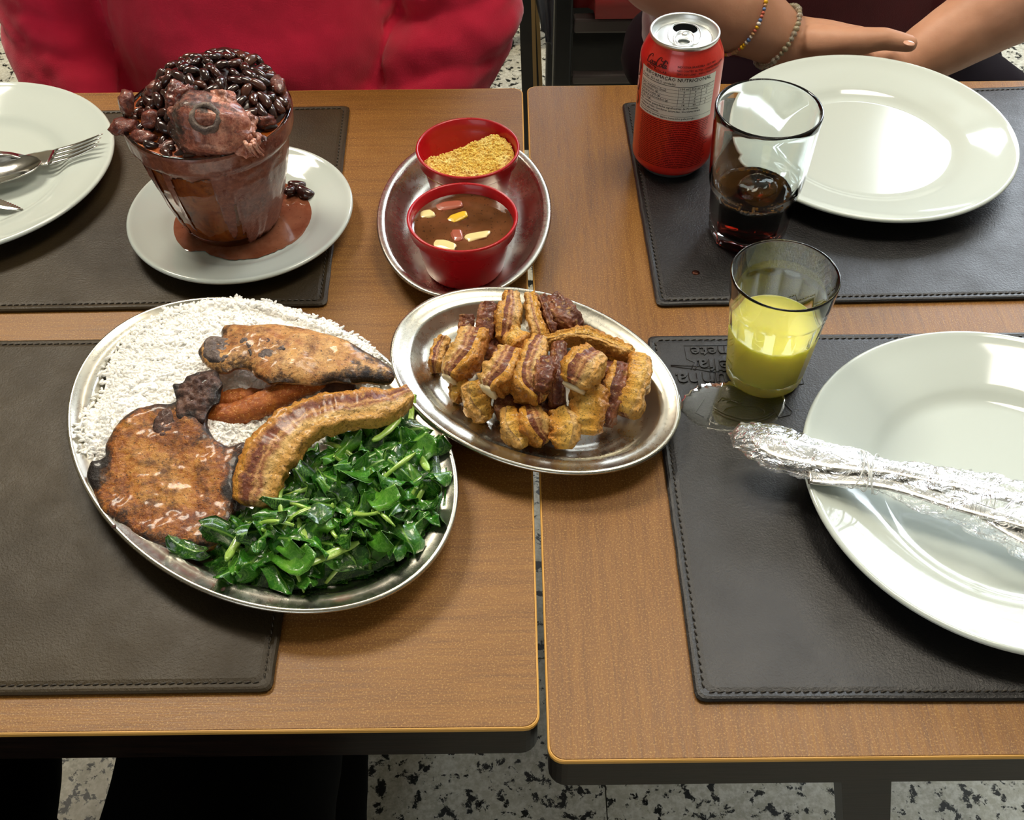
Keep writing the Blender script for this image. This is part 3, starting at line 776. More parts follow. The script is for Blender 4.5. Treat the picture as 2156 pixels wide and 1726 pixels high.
def lathe2(prof, seg, modf):
    """like lathe, the modulation applied only to the outer wall (first n points)"""
    V = []; F = []; rings = []
    for i, (r, z) in enumerate(prof):
        if r <= 1e-9: rings.append([len(V)]); V.append((0, 0, z)); continue
        ring = []
        for k in range(seg):
            t = 2 * PI * k / seg; rr = r * modf(i, t, z); ring.append(len(V)); V.append((rr * math.cos(t), rr * math.sin(t), z))
        rings.append(ring)
    for i in range(len(rings) - 1):
        p, q = rings[i], rings[i + 1]
        for k in range(seg):
            k2 = (k + 1) % seg
            if len(p) == 1: F.append((p[0], q[k2], q[k]))
            elif len(q) == 1: F.append((p[k], p[k2], q[0]))
            else: F.append((p[k], p[k2], q[k2], q[k]))
    return V, F
t = empty('drinking_glass', (LX, LY, T + MH), label='small fluted glass half full of cloudy yellow juice', cat='glass')
V, F = lathe2(outer + inner_l, 168, lambda i, t_, z: flute(t_, z) if i < n_out else 1.0)
obj('glass_body', mesh('glass_body', V, F), M['glass'], t)
m = MT('cloudy_yellow_juice', '#f4ea78', 0.05, trans=0.0, spec=0.5, sss=0.6); 
m.b.inputs['Subsurface Scale'].default_value = 0.02; m.b.inputs['Subsurface Radius'].default_value = (1.0, 0.9, 0.25); M['juice'] = m.m
LV = 0.0455
liq = [(0, 0.0078), (0.0235, 0.0082), (0.0259, 0.0100), (0.0268, 0.0140), (0.0278, 0.025), (0.0292, 0.040), (0.0296, LV - 0.0012), (0.0297, LV), (0.0290, LV - 0.0003), (0.0270, LV - 0.0006), (0, LV - 0.0006)]
V, F = lathe(liq, 96)
o = obj('juice', mesh('juice', V, F), M['juice'], loc=(LX, LY, T + MH)); tag(o, 'cloudy yellow juice filling half of the small fluted glass', 'juice')

# ------------------------------------------------------------------ glass of dark soda: eight flats below, round and wider above
KX, KY = 0.1872, 0.6984
def octa(t, z):
    f = smooth01((0.0475 - z) / 0.004) * smooth01((z + 0.001) / 0.001)
    a = ((t + 0.25) * 8 / (2 * PI)) % 1.0 - 0.5
    flat_ = math.cos(PI / 8) / math.cos(a * 2 * PI / 8)
    return 1 - f * (1 - (0.25 + 0.75 * flat_))
outer_k = [(0, 0.0022), (0.0235, 0.0020), (0.0265, 0.0), (0.0286, 0.0004), (0.0302, 0.0030), (0.0306, 0.008), (0.0314, 0.018), (0.0324, 0.030), (0.0332, 0.040), (0.0338, 0.0445), (0.0347, 0.0475), (0.0353, 0.0505), (0.0358, 0.056), (0.0366, 0.070), (0.0375, 0.088), (0.0386, 0.110), (0.0388, 0.1130), (0.0384, 0.1141)]
inner_k = [(0.0372, 0.1141), (0.0367, 0.1128), (0.0362, 0.106), (0.0352, 0.088), (0.0343, 0.070), (0.0335, 0.056), (0.0322, 0.050), (0.0306, 0.0455), (0.0297, 0.040), (0.0290, 0.030), (0.0281, 0.020), (0.0270, 0.0125), (0.0235, 0.0102), (0, 0.0098)]
nk = len(outer_k)
t = empty('drinking_glass', (KX, KY, T + MH), label='tall glass with faceted base and a third of dark soda', cat='glass')
V, F = lathe2(outer_k + inner_k, 160, lambda i, t_, z: octa(t_, z) if i < nk else 1 - (1 - octa(t_, z)) * 0.5)
obj('glass_body', mesh('glass_body', V, F), M['glass'], t)
m = MT('dark_soda', '#3a1004', 0.0, trans=1.0, ior=1.33)
va = m.n('ShaderNodeVolumeAbsorption'); va.inputs['Color'].default_value = (0.62, 0.20, 0.05, 1); va.inputs['Density'].default_value = 260
m.b.inputs['Base Color'].default_value = (1, 1, 1, 1); m.nt.links.new(va.outputs[0], m.out.inputs['Volume']); M['soda'] = m.m
KV = 0.0425
lk = [(0, 0.0094), (0.0235, 0.0098), (0.0272, 0.0122), (0.0283, 0.020), (0.0292, 0.030), (0.0299, 0.040), (0.0300, KV), (0.0294, KV - 0.0004), (0.0270, KV - 0.0008), (0, KV - 0.0008)]
V, F = lathe2(lk, 120, lambda i, t_, z: 1 - (1 - octa(t_, z)) * 0.5)
o = obj('soda', mesh('soda', V, F), M['soda'], loc=(KX, KY, T + MH)); tag(o, 'dark brown soda in the lower third of the faceted glass', 'soda')
# foam bubbles clinging along the surface edge
m = MT('soda_bubbles', '#c98a2a', 0.05, trans=0.9, ior=1.2); M['bubbles'] = m.m
Pn = []; Rn = []
for i in range(150):
    a = rng.random() * 2 * PI; a = a if rng.random() < 0.4 else -PI / 2 + rng.normal() * 1.0
    r = 0.0288 - abs(rng.normal()) * 0.0016; Rn.append(0.0004 + 0.0011 * rng.random() ** 2)
    Pn.append((KX + r * math.cos(a), KY + r * math.sin(a), T + MH + KV - 0.0006))
so = o
gb = grains_object('bubbles', np.array(Pn), np.array(Rn), M['bubbles'], 8, 5, 8, parent=so, jitter=0.0)
# melting ice lump at the surface
bmm = bmesh.new(); bmesh.ops.create_icosphere(bmm, subdivisions=4, radius=1.0)
for v in bmm.verts:
    q = v.co.copy(); s = 1 + 0.22 * noise.noise(q * 1.3) + 0.05 * noise.noise(q * 4); v.co = Vector((q.x * 0.0165 * s, q.y * 0.0130 * s, q.z * 0.0062 * s))
me = bpy.data.meshes.new('ice_lump'); bmm.to_mesh(me); bmm.free(); me.shade_smooth()
m = MT('clear_ice', '#f3eee0', 0.03, trans=1.0, ior=1.31); M['ice'] = m.m
o = obj('ice_lump', me, M['ice'], loc=(KX + 0.004, KY + 0.003, T + MH + KV + 0.0005), rot=(0, 0, 0.5)); tag(o, 'melting clear ice lump floating on the dark soda', 'ice')

# ------------------------------------------------------------------ soda can
AX, AY = 0.1370, 0.7965
A0 = math.atan2(-AY, -AX)                       # side that faces the table's near edge
can = empty('drink_can', (AX, AY, T + MH), label='opened red soda can with a white nutrition table', cat='can')
m = MT('red_can_paint', rough=0.30, metal=0.10, spec=0.6, coat=0.4, coat_rough=0.08); a = m.noise(500, 2, 0.6)
m.set(Base_Color=m.mix(m.ramp(a, [(0.3, 0.0), (0.7, 0.35)]), '#d22c1f', '#b51d14')); M['can_red'] = m.m
CB_ = [(0, 0.0050), (0.0190, 0.0045), (0.0225, 0.0010), (0.0240, 0.0), (0.0252, 0.0006), (0.0275, 0.0035), (0.0312, 0.0080), (0.0324, 0.0105), (0.0328, 0.0140), (0.0328, 0.0995), (0.0325, 0.1020), (0.0312, 0.1060), (0.0290, 0.1110), (0.0275, 0.1140), (0.0266, 0.1158), (0.0262, 0.1170)]
V, F = lathe(CB_[5:], 128); obj('can_body', mesh('can_body', V, F), M['can_red'], can)
V, F = lathe(CB_[:6] + [(0.0295, 0.0058)], 128); obj('base_ring', mesh('base_ring', V, F), M['alu'], can)
LID = [(0.0262, 0.1164), (0.0268, 0.1172), (0.0273, 0.1186), (0.0273, 0.1200), (0.0266, 0.1208), (0.0257, 0.1206), (0.0250, 0.1196), (0.0243, 0.1168), (0.0236, 0.1136), (0.0230, 0.1130), (0.0222, 0.1138), (0.0216, 0.1152), (0.0205, 0.1156), (0, 0.1156)]
V, F = lathe(LID, 128); obj('lid', mesh('lid', V, F), M['alu'], can)
oa = A0 + PI                                      # mouth on the far side
def lp(r, ang, z): return Vector((r * math.cos(ang), r * math.sin(ang), z))
ux = Vector((math.cos(oa), math.sin(oa), 0)); uy = Vector((-ux.y, ux.x, 0))
c0 = ux * 0.0105 + Vector((0, 0, 0.1157))
def oval_prism(c, a, b, z0, z1, n=40, hole=None):
    V = []; F = []
    for z in (z0, z1):
        for k in range(n): q = 2 * PI * k / n; V.append(c + ux * (a * math.cos(q)) + uy * (b * math.sin(q)) + Vector((0, 0, z)))
    for k in range(n): F.append((k, (k + 1) % n, n + (k + 1) % n, n + k))
    F.append(tuple(range(n))[::-1]); F.append(tuple(range(n, 2 * n))); return V, F
V, F = oval_prism(c0, 0.0072, 0.0096, -0.0006, 0.0002); obj('mouth_opening', mesh('mouth_opening', V, F, False), simple('mouth_shade', '#020202', 0.9, spec=0.05), can)  # solid black oval on the closed lid, shade of the opening as colour
# raised panel border (the keystone pressed into the lid)
pts = [c0 + Vector((0, 0, 0.0001)) + ux * a_ + uy * b_ for a_, b_ in [(0.0085, 0), (0.006, 0.008), (-0.001, 0.0115), (-0.012, 0.0125), (-0.022, 0.0095), (-0.0245, 0), (-0.022, -0.0095), (-0.012, -0.0125), (-0.001, -0.0115), (0.006, -0.008)]]
pts = catmull(pts, 6, True); pts.append(pts[0])
V, F = tube(pts, 0.00045, 8, False); obj('pressed_border', mesh('pressed_border', V, F), M['alu'], can)
# pull tab: a flat ring plate with finger hole and rivet
k = MB()
def ring_pts(c, a, b, n=28): return [c + ux * (a * math.cos(q)) + uy * (b * math.sin(q)) for q in np.linspace(0, 2 * PI, n + 1)]
ct = ux * -0.0085 + Vector((0, 0, 0.1172))
out = []; 
for q in np.linspace(0, 2 * PI, 37)[:-1]:
    sx = 0.0118 * math.cos(q); sy = 0.0078 * math.copysign(abs(math.sin(q)) ** 0.75, math.sin(q)); out.append(ct + ux * sx + uy * sy)
inn = [ct + ux * (-0.0045 + 0.0046 * math.cos(q)) + uy * (0.0050 * math.sin(q)) for q in np.linspace(0, 2 * PI, 37)[:-1]]
V = [p + Vector((0, 0, 0.0007)) for p in out] + [p + Vector((0, 0, 0.0007)) for p in inn] + out + inn; n = 36; F = []
for i in range(n):
    j = (i + 1) % n; F += [(i, j, n + j, n + i), (2 * n + i, 3 * n + i, 3 * n + j, 2 * n + j), (i, 2 * n + i, 2 * n + j, j), (n + i, n + j, 3 * n + j, 3 * n + i)]
k.add(V, F); k.tube([p + Vector((0, 0, 0.0004)) for p in out] + [out[0] + Vector((0, 0, 0.0004))], 0.00075, 8, False); k.tube([p + Vector((0, 0, 0.0004)) for p in inn] + [inn[0] + Vector((0, 0, 0.0004))], 0.0006, 8, False)
V, F = lathe([(0, 0.0022), (0.0016, 0.0020), (0.0022, 0.0012), (0.0026, 0.0), (0.0026, -0.0015)][::-1], 20); k.add([Vector(v) + ct + ux * 0.0062 for v in V], F)
obj('pull_tab', k.me('pull_tab'), M['alu'], can)
# printed label: paper-white panel wrapped on the wall, then the lettering a hair proud of it
def wrap(V, r, ang0, z0, sc=1.0, lean=0.0):
    out = []
    for v in V:
        z = z0 + v[1] * sc; rr = r
        if z > 0.0995: rr = interp([(0.0995, 0.0328), (0.1020, 0.0325), (0.1060, 0.0312), (0.1110, 0.0290), (0.1140, 0.0275)], z) + (r - 0.0328)
        a = ang0 + v[0] * sc / 0.0328 ; out.append((rr * math.cos(a), rr * math.sin(a), z))
    return out
a0, a1 = A0 - math.radians(62), A0 + math.radians(56); z0, z1 = 0.0600, 0.0985
nA = 60; V = []; F = []
for i in range(nA + 1):
    a = a0 + (a1 - a0) * i / nA
    for z in (z0, z1): V.append((0.03292 * math.cos(a), 0.03292 * math.sin(a), z))
for i in range(nA): F.append((2 * i, 2 * i + 2, 2 * i + 3, 2 * i + 1))
m = MT('can_label_white', '#d9d8cf', 0.35, metal=0.2); o = obj('label_panel', mesh('label_panel', V, F), m.m, can); o['label'] = 'white printed nutrition panel'
W_ = (a1 - a0) * 0.0328                            # arc length of the panel, 67 mm
k = MB()
def txt(s, x, z, size, align='LEFT', mb=None, off=0.00003):
    V, F = text_geo(s, size, align, 0, 0, 1, offset=off); (mb or k).add([Vector(p) for p in wrap([(v[0] + x, v[1]) for v in V], 0.03300, a0, z)], F)
def rule(x0, x1, z, th=0.00022, mb=None):
    n = 24; V = []; F = []
    for i in range(n + 1):
        x = x0 + (x1 - x0) * i / n; V += wrap([(x, -th / 2), (x, th / 2)], 0.03299, a0, z)
    for i in range(n): F.append((2 * i, 2 * i + 2, 2 * i + 3, 2 * i + 1))
    (mb or k).add(V, F)
def vrule(x, za, zb, th=0.00022):
    V = wrap([(x, za - za), (x + th, 0), (x + th, zb - za), (x, zb - za)], 0.03299, a0, za); k.add(V, [(0, 1, 2, 3)])
txt('INFORMA\u00c7\u00c3O NUTRICIONAL', W_ * 0.5, 0.0950, 0.0042, 'CENTER', off=0.00007)
txt('Por\u00e7\u00e3o: 350 ml (1 unidade)', 0.0015, 0.0916, 0.0029); rule(0.0008, W_ - 0.0008, 0.0905, 0.00045)
rows = [('', '100 ml', '350 ml', '%VD*'), ('Valor energ\u00e9tico (kcal)', '0', '0', '0'), ('Carboidratos (g)', '0', '0', '0'), ('A\u00e7\u00facares totais (g)', '0', '0', ''), ('A\u00e7\u00facares adicionados (g)', '0', '0', '0'), ('S\u00f3dio (mg)', '14', '49', '2')]
zz = 0.0880
for i, r_ in enumerate(rows):
    z = zz - i * 0.00285
    if r_[0]: txt(r_[0], 0.0015, z, 0.0027)
    for x, s in ((0.0405, r_[1]), (0.0495, r_[2]), (0.0592, r_[3])):
        if s: txt(s, x, z, 0.0026, 'CENTER', off=0.00004)
    rule(0.0008, W_ - 0.0008, z - 0.00055)
for x in (0.0360, 0.0450, 0.0545): vrule(x, zz - 5 * 0.00285 - 0.00055, 0.0905)
for i, s in enumerate(('N\u00e3o cont\u00e9m quantidades significativas de Prote\u00ednas,', 'Gorduras totais, Gorduras saturadas, Gorduras trans', 'e Fibras alimentares.')):
    txt(s, 0.0015, 0.0706 - i * 0.00265, 0.0025)
rule(0.0008, W_ - 0.0008, 0.0640); txt('*Percentual de valores di\u00e1rios fornecidos pela por\u00e7\u00e3o.', 0.0015, 0.0615, 0.0023)
M['ink'] = simple('black_print', '#100c0b', 0.4)
obj('lettering', k.me('lettering', False), M['ink'], can)
k = MB()
# the script logo on the shoulder, drawn as pen strokes, and the small lines beside it
def stroke(pts, wd=0.00038):
    P = catmull([(x, y, 0) for x, y in pts], 5); n = len(P)
    for i in range(n - 1):
        a_, b_ = P[i], P[i + 1]; d = (b_ - a_)
        if d.length < 1e-6: continue
        d.normalize(); nn = Vector((-d.y, d.x, 0)) * wd * (0.6 + 0.6 * abs(d.y)); 
        V = wrap([((a_ - nn).x, (a_ - nn).y), ((b_ - nn).x, (b_ - nn).y), ((b_ + nn).x, (b_ + nn).y), ((a_ + nn).x, (a_ + nn).y)], 0.03305, a0, 0.1010)
        k.add(V, [(0, 1, 2, 3)])
LG = [ # C o c a - C o l a in slanted script, unit 1 = 1 mm
 [(4.6, 6.3), (4.9, 7.4), (3.6, 7.9), (1.6, 6.2), (0.4, 3.4), (0.9, 1.2), (2.6, 0.9), (4.2, 2.0)], [(4.4, 1.2), (7.0, 0.0), (9.6, 0.3), (11.5, -0.6), (12.5, 0.2)],
 [(6.0, 3.6), (4.9, 3.1), (4.4, 1.9), (5.0, 1.1), (6.0, 1.4), (6.5, 2.6), (6.0, 3.6), (6.6, 3.3), (7.2, 3.5)],
 [(8.8, 3.3), (8.3, 3.7), (7.5, 3.0), (7.1, 1.9), (7.7, 1.1), (8.8, 1.7)], [(10.6, 3.4), (9.8, 3.6), (9.1, 2.8), (9.0, 1.6), (9.7, 1.2), (10.5, 2.3), (10.9, 3.6), (10.6, 2.0), (10.9, 1.2), (11.7, 1.9)],
 [(15.4, 6.6), (15.6, 7.8), (14.4, 8.3), (12.6, 6.6), (11.6, 3.8), (12.1, 1.5), (13.6, 1.2), (15.0, 2.2)],
 [(15.0, 6.7), (17.5, 5.9), (20.0, 7.0), (21.5, 6.6), (22.4, 5.4)],
 [(16.6, 3.9), (15.6, 3.4), (15.1, 2.2), (15.7, 1.3), (16.7, 1.7), (17.2, 2.9), (16.6, 3.9), (17.3, 3.6)],
 [(17.9, 2.0), (18.9, 4.5), (20.0, 7.2), (19.2, 7.0), (18.2, 4.0), (18.0, 1.9), (18.7, 1.3), (19.4, 2.0)],
 [(21.2, 3.7), (20.4, 3.9), (19.7, 3.0), (19.6, 1.8), (20.3, 1.4), (21.1, 2.6), (21.5, 3.9), (21.2, 2.2), (21.5, 1.4), (22.3, 2.0)]]
for s in LG: stroke([(0.0040 + x * 0.00092, 0.0014 + y * 0.00092) for x, y in s])
txt('ZERO A\u00c7\u00daCAR', 0.0052, 0.0996, 0.0029, mb=k)
for i, s in enumerate(('IND\u00daSTRIA BRASILEIRA \u2022 SAC: 0800', 'N\u00c3O CONT\u00c9M GL\u00daTEN \u2022 CONT\u00c9M FENILALANINA', 'ZERO A\u00c7\u00daCARES \u2022 BAIXO TEOR DE S\u00d3DIO')):
    txt(s, 0.0330, 0.1058 - i * 0.0026, 0.00195 if i else 0.0022, mb=k)
# tall script strokes of the logo that runs round the left side
for s in ([(-9, -6), (-6, -10), (-7, -16), (-10, -18)], [(-9, -20), (-5, -24), (-7, -30), (-10, -28)], [(-9, -2), (-4, -5), (-3, -9)], [(-8, -32), (-4, -36), (-6, -42)]):
    stroke([(x * 0.001, y * 0.001) for x, y in s], 0.0008)
obj('logo', k.me('logo', False), simple('dark_can_print', '#3a0806', 0.4), can)
# rows of tiny dark print under the panel: only the rhythm of the words can be seen
k = MB(); rg = random.Random(4)
for i in range(26):
    z = 0.0580 - i * 0.00170; x = 0.003 + rg.random() * 0.002
    while x < W_ - 0.004:
        wl = 0.0012 + rg.random() * 0.0045
        n = max(1, int(wl / 0.0015)); V = []; F = []
        for q in range(n + 1): V += wrap([(x + wl * q / n, 0), (x + wl * q / n, 0.00062)], 0.03290, a0, z)
        for q in range(n): F.append((2 * q, 2 * q + 2, 2 * q + 3, 2 * q + 1))
        k.add(V, F); x += wl + 0.0005
o = obj('fine_print', k.me('fine_print', False), simple('brown_can_print', '#5e0d08', 0.35, metal=0.3), can); o['kind'] = 'stuff'

# ------------------------------------------------------------------ food materials
def meat_mat(name, stops, scale=18, rough=0.35, speck='#1c0a04', speck_amt=0.8, coat=0.3, char=True, bumpd=0.0022, streak=None, spk_scale=230):
    """seared meat: colour bands from a large noise, fibres, pepper specks, char where the mesh says the crust is burnt"""
    m = MT(name, rough=rough, spec=0.5, coat=coat, coat_rough=0.15)
    a = m.noise(scale, 6, 0.66, None, 0.4); b = m.noise(spk_scale * 2.4, 3, 0.65); f = m.noise(9, 5, 0.7, m.co(scale=streak or (14, 40, 14), rot=(0, 0, 0.7)), 0.5); g = m.noise(75, 6, 0.75); h = m.noise(420, 3, 0.75)
    v = m.math('ADD', m.math('ADD', m.math('MULTIPLY', a, 0.60), m.math('MULTIPLY', f, 0.20)), m.math('MULTIPLY', h, 0.20))
    col = m.ramp(v, stops)
    col = m.mix(m.ramp(g, [(0.47, 0.0), (0.63, 0.8)]), col, stops[0][1], 'MIX')
    col = m.mix(m.ramp(h, [(0.56, 0.0), (0.72, 0.45)]), col, stops[-2][1])
    col = m.mix(m.ramp(b, [(0.60, 0.0), (0.66, speck_amt)]), col, speck)
    if char:
        c = m.math('ADD', m.attr('char'), m.math('MULTIPLY', m.math('SUBTRACT', g, 0.5), 1.9))
        col = m.mix(m.ramp(c, [(0.42, 0.0), (0.60, 0.7), (0.85, 1.0)]), col, '#140805')
    m.set(Base_Color=col, Roughness=m.ramp(g, [(0.3, rough - 0.10), (0.7, rough + 0.2)]), Normal=m.bump(f, 0.3, bumpd, m.bump(g, 0.8, bumpd, m.bump(h, 0.7, 0.0008))))
    return m.m
M['chop'] = meat_mat('seared_pork_chop', [(0.36, '#3d1807'), (0.44, '#7a3c10'), (0.52, '#a86524'), (0.60, '#c48b40'), (0.70, '#8a4c18')], 34)
M['chop_pale'] = meat_mat('grilled_pork_chop', [(0.34, '#5e2c12'), (0.44, '#a86a34'), (0.54, '#cf9c5c'), (0.66, '#e0b87a')], 42, streak=(14, 90, 18))
M['bone'] = meat_mat('charred_bone', [(0.35, '#2a130b'), (0.5, '#54342a'), (0.65, '#7b5b4c')], 40, 0.5, coat=0.1)
M['bone_pale'] = meat_mat('cut_bone', [(0.35, '#3a2a26'), (0.5, '#6b5c56'), (0.65, '#9b8a78')], 60, 0.5, coat=0.1)
M['banana'] = meat_mat('breaded_crust', [(0.35, '#7e380c'), (0.5, '#a85a16'), (0.65, '#c67c28')], 30, 0.5, speck='#e6b467', speck_amt=0.7, coat=0.05, char=True, spk_scale=330)
def band_mat(name, stops, rough=0.38, bumpd=0.002):
    """belly pork: layers across the slice (UV x), broken up by noise"""
    m = MT(name, rough=rough, spec=0.5, coat=0.25, coat_rough=0.2)
    a = m.noise(70, 6, 0.72); b = m.noise(650, 3, 0.7); g = m.noise(240, 5, 0.75)
    v = m.math('ADD', m.uv('X'), m.math('MULTIPLY', m.math('SUBTRACT', a, 0.5), 0.45))
    col = m.ramp(v, stops)
    col = m.mix(m.ramp(b, [(0.55, 0.0), (0.66, 0.75)]), col, '#3a1407')
    col = m.mix(m.ramp(g, [(0.55, 0.0), (0.66, 0.55)]), col, '#e3b566')
    bl = m.voronoi(420, m.co(), 'SMOOTH_F1'); c = m.math('ADD', m.attr('char'), m.math('MULTIPLY', m.math('SUBTRACT', a, 0.5), 1.7))
    col = m.mix(m.ramp(c, [(0.46, 0.0), (0.8, 0.9)]), col, '#2a0f07')
    m.set(Base_Color=col, Normal=m.bump(g, 0.9, bumpd, m.bump(bl, 0.7, 0.0015, m.bump(b, 0.5, 0.0007))), Roughness=m.ramp(g, [(0.35, rough - 0.12), (0.7, rough + 0.2)]))
    return m.m
M['belly'] = band_mat('fried_belly_layers', [(0.10, '#d6963c'), (0.22, '#b87730'), (0.32, '#6e3016'), (0.45, '#80401e'), (0.52, '#cf9a60'), (0.60, '#94522a'), (0.74, '#e0b670'), (0.90, '#d09a48')])
M['rind'] = band_mat('blistered_golden_rind', [(0.0, '#bd741e'), (0.3, '#e6a83c'), (0.6, '#f0be58'), (1.0, '#cc862a')], 0.42, 0.0035)
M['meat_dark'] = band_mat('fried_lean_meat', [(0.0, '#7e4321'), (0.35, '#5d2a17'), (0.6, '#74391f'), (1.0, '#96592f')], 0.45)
M['fat'] = simple('soft_white_fat', '#dccaa4', 0.35, coat=0.3, sss=0.2)

def slab(name, outline_px, h_top, thick, mt, step=0.0016, bulge=0.012, relief=0.0012, rsc=90, tilt=None, char_w=0.011, parent=None, droop=None, char_fn=None, seed=0, up=0.35, char_amt=0.75):
    """an irregular slab of meat from its outline: domed upper face, flat-ish underside. h_top: height of the rim line over the table (number or function of world x, y)"""
    P = [at(x, y, h_top if not callable(h_top) else 0.03) for x, y in outline_px]
    if callable(h_top):                             # refine the footprint with the local height
        P = [at(x, y, h_top(p.x, p.y)) for (x, y), p in zip(outline_px, P)]
    C = catmull(P, 5, True); poly = []
    for p in C:
        q = Vector((p.x, p.y, 0)) * 160; poly.append((p.x + 0.0009 * noise.noise(q + Vector((seed, 0, 0))), p.y + 0.0009 * noise.noise(q + Vector((0, seed, 7)))))
    # even spacing
    xs = [p[0] for p in poly]; ys = [p[1] for p in poly]
    gx, gy = np.meshgrid(np.arange(min(xs), max(xs), step), np.arange(min(ys), max(ys), step * 0.87)); gx = gx + (np.arange(gx.shape[0])[:, None] % 2) * step / 2
    gx = gx.ravel() + rng.normal(size=gx.size) * step * 0.1; gy = gy.ravel() + rng.normal(size=gy.size) * step * 0.1
    d = edge_dist(gx, gy, poly)
    keep = [i for i in range(len(gx)) if d[i] > step * 0.45 and inside(gx[i], gy[i], poly)]
    pts2 = [Vector(p) for p in poly] + [Vector((gx[i], gy[i])) for i in keep]
    nb = len(poly)
    dist = np.concatenate([np.zeros(nb), d[keep]])
    res = geometry.delaunay_2d_cdt(pts2, [(i, (i + 1) % nb) for i in range(nb)], [], 1, 1e-7)
    vs, fs = res[0], res[2]
    src = res[3]
    n = len(vs); D = np.array([dist[s[0]] if s else 0.0 for s in src])
    V = []; char = []
    def H(x, y): return h_top(x, y) if callable(h_top) else h_top
    for i, v in enumerate(vs):
        e = min(1.0, D[i] / bulge); dome = math.sqrt(max(0, 1 - (1 - e) ** 2)); q = Vector((v.x, v.y, seed * 0.1))
        rel = relief * (fbm(q, rsc, 4) + 0.6 * abs(noise.noise(q * rsc * 0.5))) * (0.3 + 0.7 * e)
        V.append((v.x, v.y, T + H(v.x, v.y) - thick * up * (1 - dome) + rel))
        c = max(0.0, 1 - D[i] / char_w) * char_amt
        if char_fn: c = max(0, c * 0.7 + char_fn(v.x, v.y))
        char.append(c)
    for i, v in enumerate(vs):
        e = min(1.0, D[i] / (bulge * 0.7)); dome = math.sqrt(max(0, 1 - (1 - e) ** 2))
        V.append((v.x, v.y, T + H(v.x, v.y) - thick * up - thick * (1 - up) * dome)); char.append(0.4)
    # boundary vertices: keep the two sheets apart by a side wall
    F = [tuple(f) for f in fs] + [tuple(n + i for i in f[::-1]) for f in fs]
    from collections import Counter
    E = Counter()
    for f in fs:
        for a_, b_ in zip(f, list(f[1:]) + [f[0]]): E[(a_, b_)] += 1
    for (a_, b_) in list(E):
        if (b_, a_) not in E: F.append((b_, a_, n + a_, n + b_))
    if fs and ((vs[fs[0][1]] - vs[fs[0][0]]).x * (vs[fs[0][2]] - vs[fs[0][0]]).y - (vs[fs[0][1]] - vs[fs[0][0]]).y * (vs[fs[0][2]] - vs[fs[0][0]]).x) < 0: F = [f[::-1] for f in F]
    return wobj(name, V, F, mt, parent, attr={'char': char})

def Z4(l): return [(120 + x / 2.45, 600 + y / 2.45) for x, y in l]

# ------------------------------------------------------------------ the big platter: rice
PF = MH + 0.0036                                    # well floor of the big platter over the table
RICE = [at(x, y, 0.016) for x, y in ((186, 958), (176, 905), (205, 850), (222, 792), (258, 740), (300, 700), (352, 672), (420, 655), (500, 648), (570, 655), (620, 672), (700, 700), (780, 745), (815, 800), (790, 850), (720, 850), (680, 900), (620, 950), (560, 985), (480, 1010), (400, 1020), (330, 1020), (250, 1010))]
RP = [(p.x, p.y) for p in RICE]
def platter_floor(x, y):
    """height of the platter's upper face over the table"""
    c, s = math.cos(BIGT), math.sin(BIGT); dx, dy = x - BIGC.x, y - BIGC.y
    u, v = dx * c + dy * s, -dx * s + dy * c
    r = math.hypot(u / BIGA, v / BIGB); d = (1 - r) * (BIGA + BIGB) / 2
    return MH + interp([(-0.01, 0.019), (0.004, 0.0185), (0.0125, 0.0165), (0.0146, 0.0146), (0.0225, 0.0060), (0.030, 0.0044), (0.04, 0.0036), (1, 0.0036)], d) if d < 0.045 else PF
_rd = {}
def rice_h(x, y):
    if not inside(x, y, RP): return platter_floor(x, y)
    d = float(edge_dist([x], [y], RP)[0])
    base = platter_floor(x, y)
    return base + (0.0225 + 0.004 * noise.noise(Vector((x, y, 0)) * 40)) * math.sqrt(smooth01(d / 0.026)) * 0.95
m = MT('cooked_white_rice', '#fffefa', 0.4, sss=0.0, coat=0.0); M['rice'] = m.m
def fill_mesh(name, poly, hf, mt, step=0.002, kind='stuff', label=None, cat=None, parent=None):
    xs = [p[0] for p in poly]; ys = [p[1] for p in poly]
    nx = int((max(xs) - min(xs)) / step) + 3; ny = int((max(ys) - min(ys)) / step) + 3
    idx = {}; V = []; F = []
    for i in range(nx):
        for j in range(ny):
            x = min(xs) - step + i * step; y = min(ys) - step + j * step
            if inside(x, y, poly): idx[(i, j)] = len(V); V.append((x, y, T + hf(x, y)))
    nT = len(V)
    V += [(v[0], v[1], T + platter_floor(v[0], v[1]) - 0.0002) for v in V[:nT]]
    for (i, j), a_ in idx.items():
        q = [idx.get((i + 1, j)), idx.get((i + 1, j + 1)), idx.get((i, j + 1))]
        if None not in q: F.append((a_, q[0], q[1], q[2])); F.append((a_ + nT, q[2] + nT, q[1] + nT, q[0] + nT))
    o = wobj(name, V, F, mt, parent); o['kind'] = kind; tag(o, label, cat); return o
rice = fill_mesh('white_rice', RP, lambda x, y: rice_h(x, y) + 0.0003, M['rice'], 0.0025, label='heap of white rice on the far side of the big platter', cat='rice')
xs = [p[0] for p in RP]; ys = [p[1] for p in RP]
Pn = []; On = []; Rn = []
N = 15000; cx = rng.uniform(min(xs) - 0.003, max(xs) + 0.003, N); cy = rng.uniform(min(ys) - 0.003, max(ys) + 0.003, N)
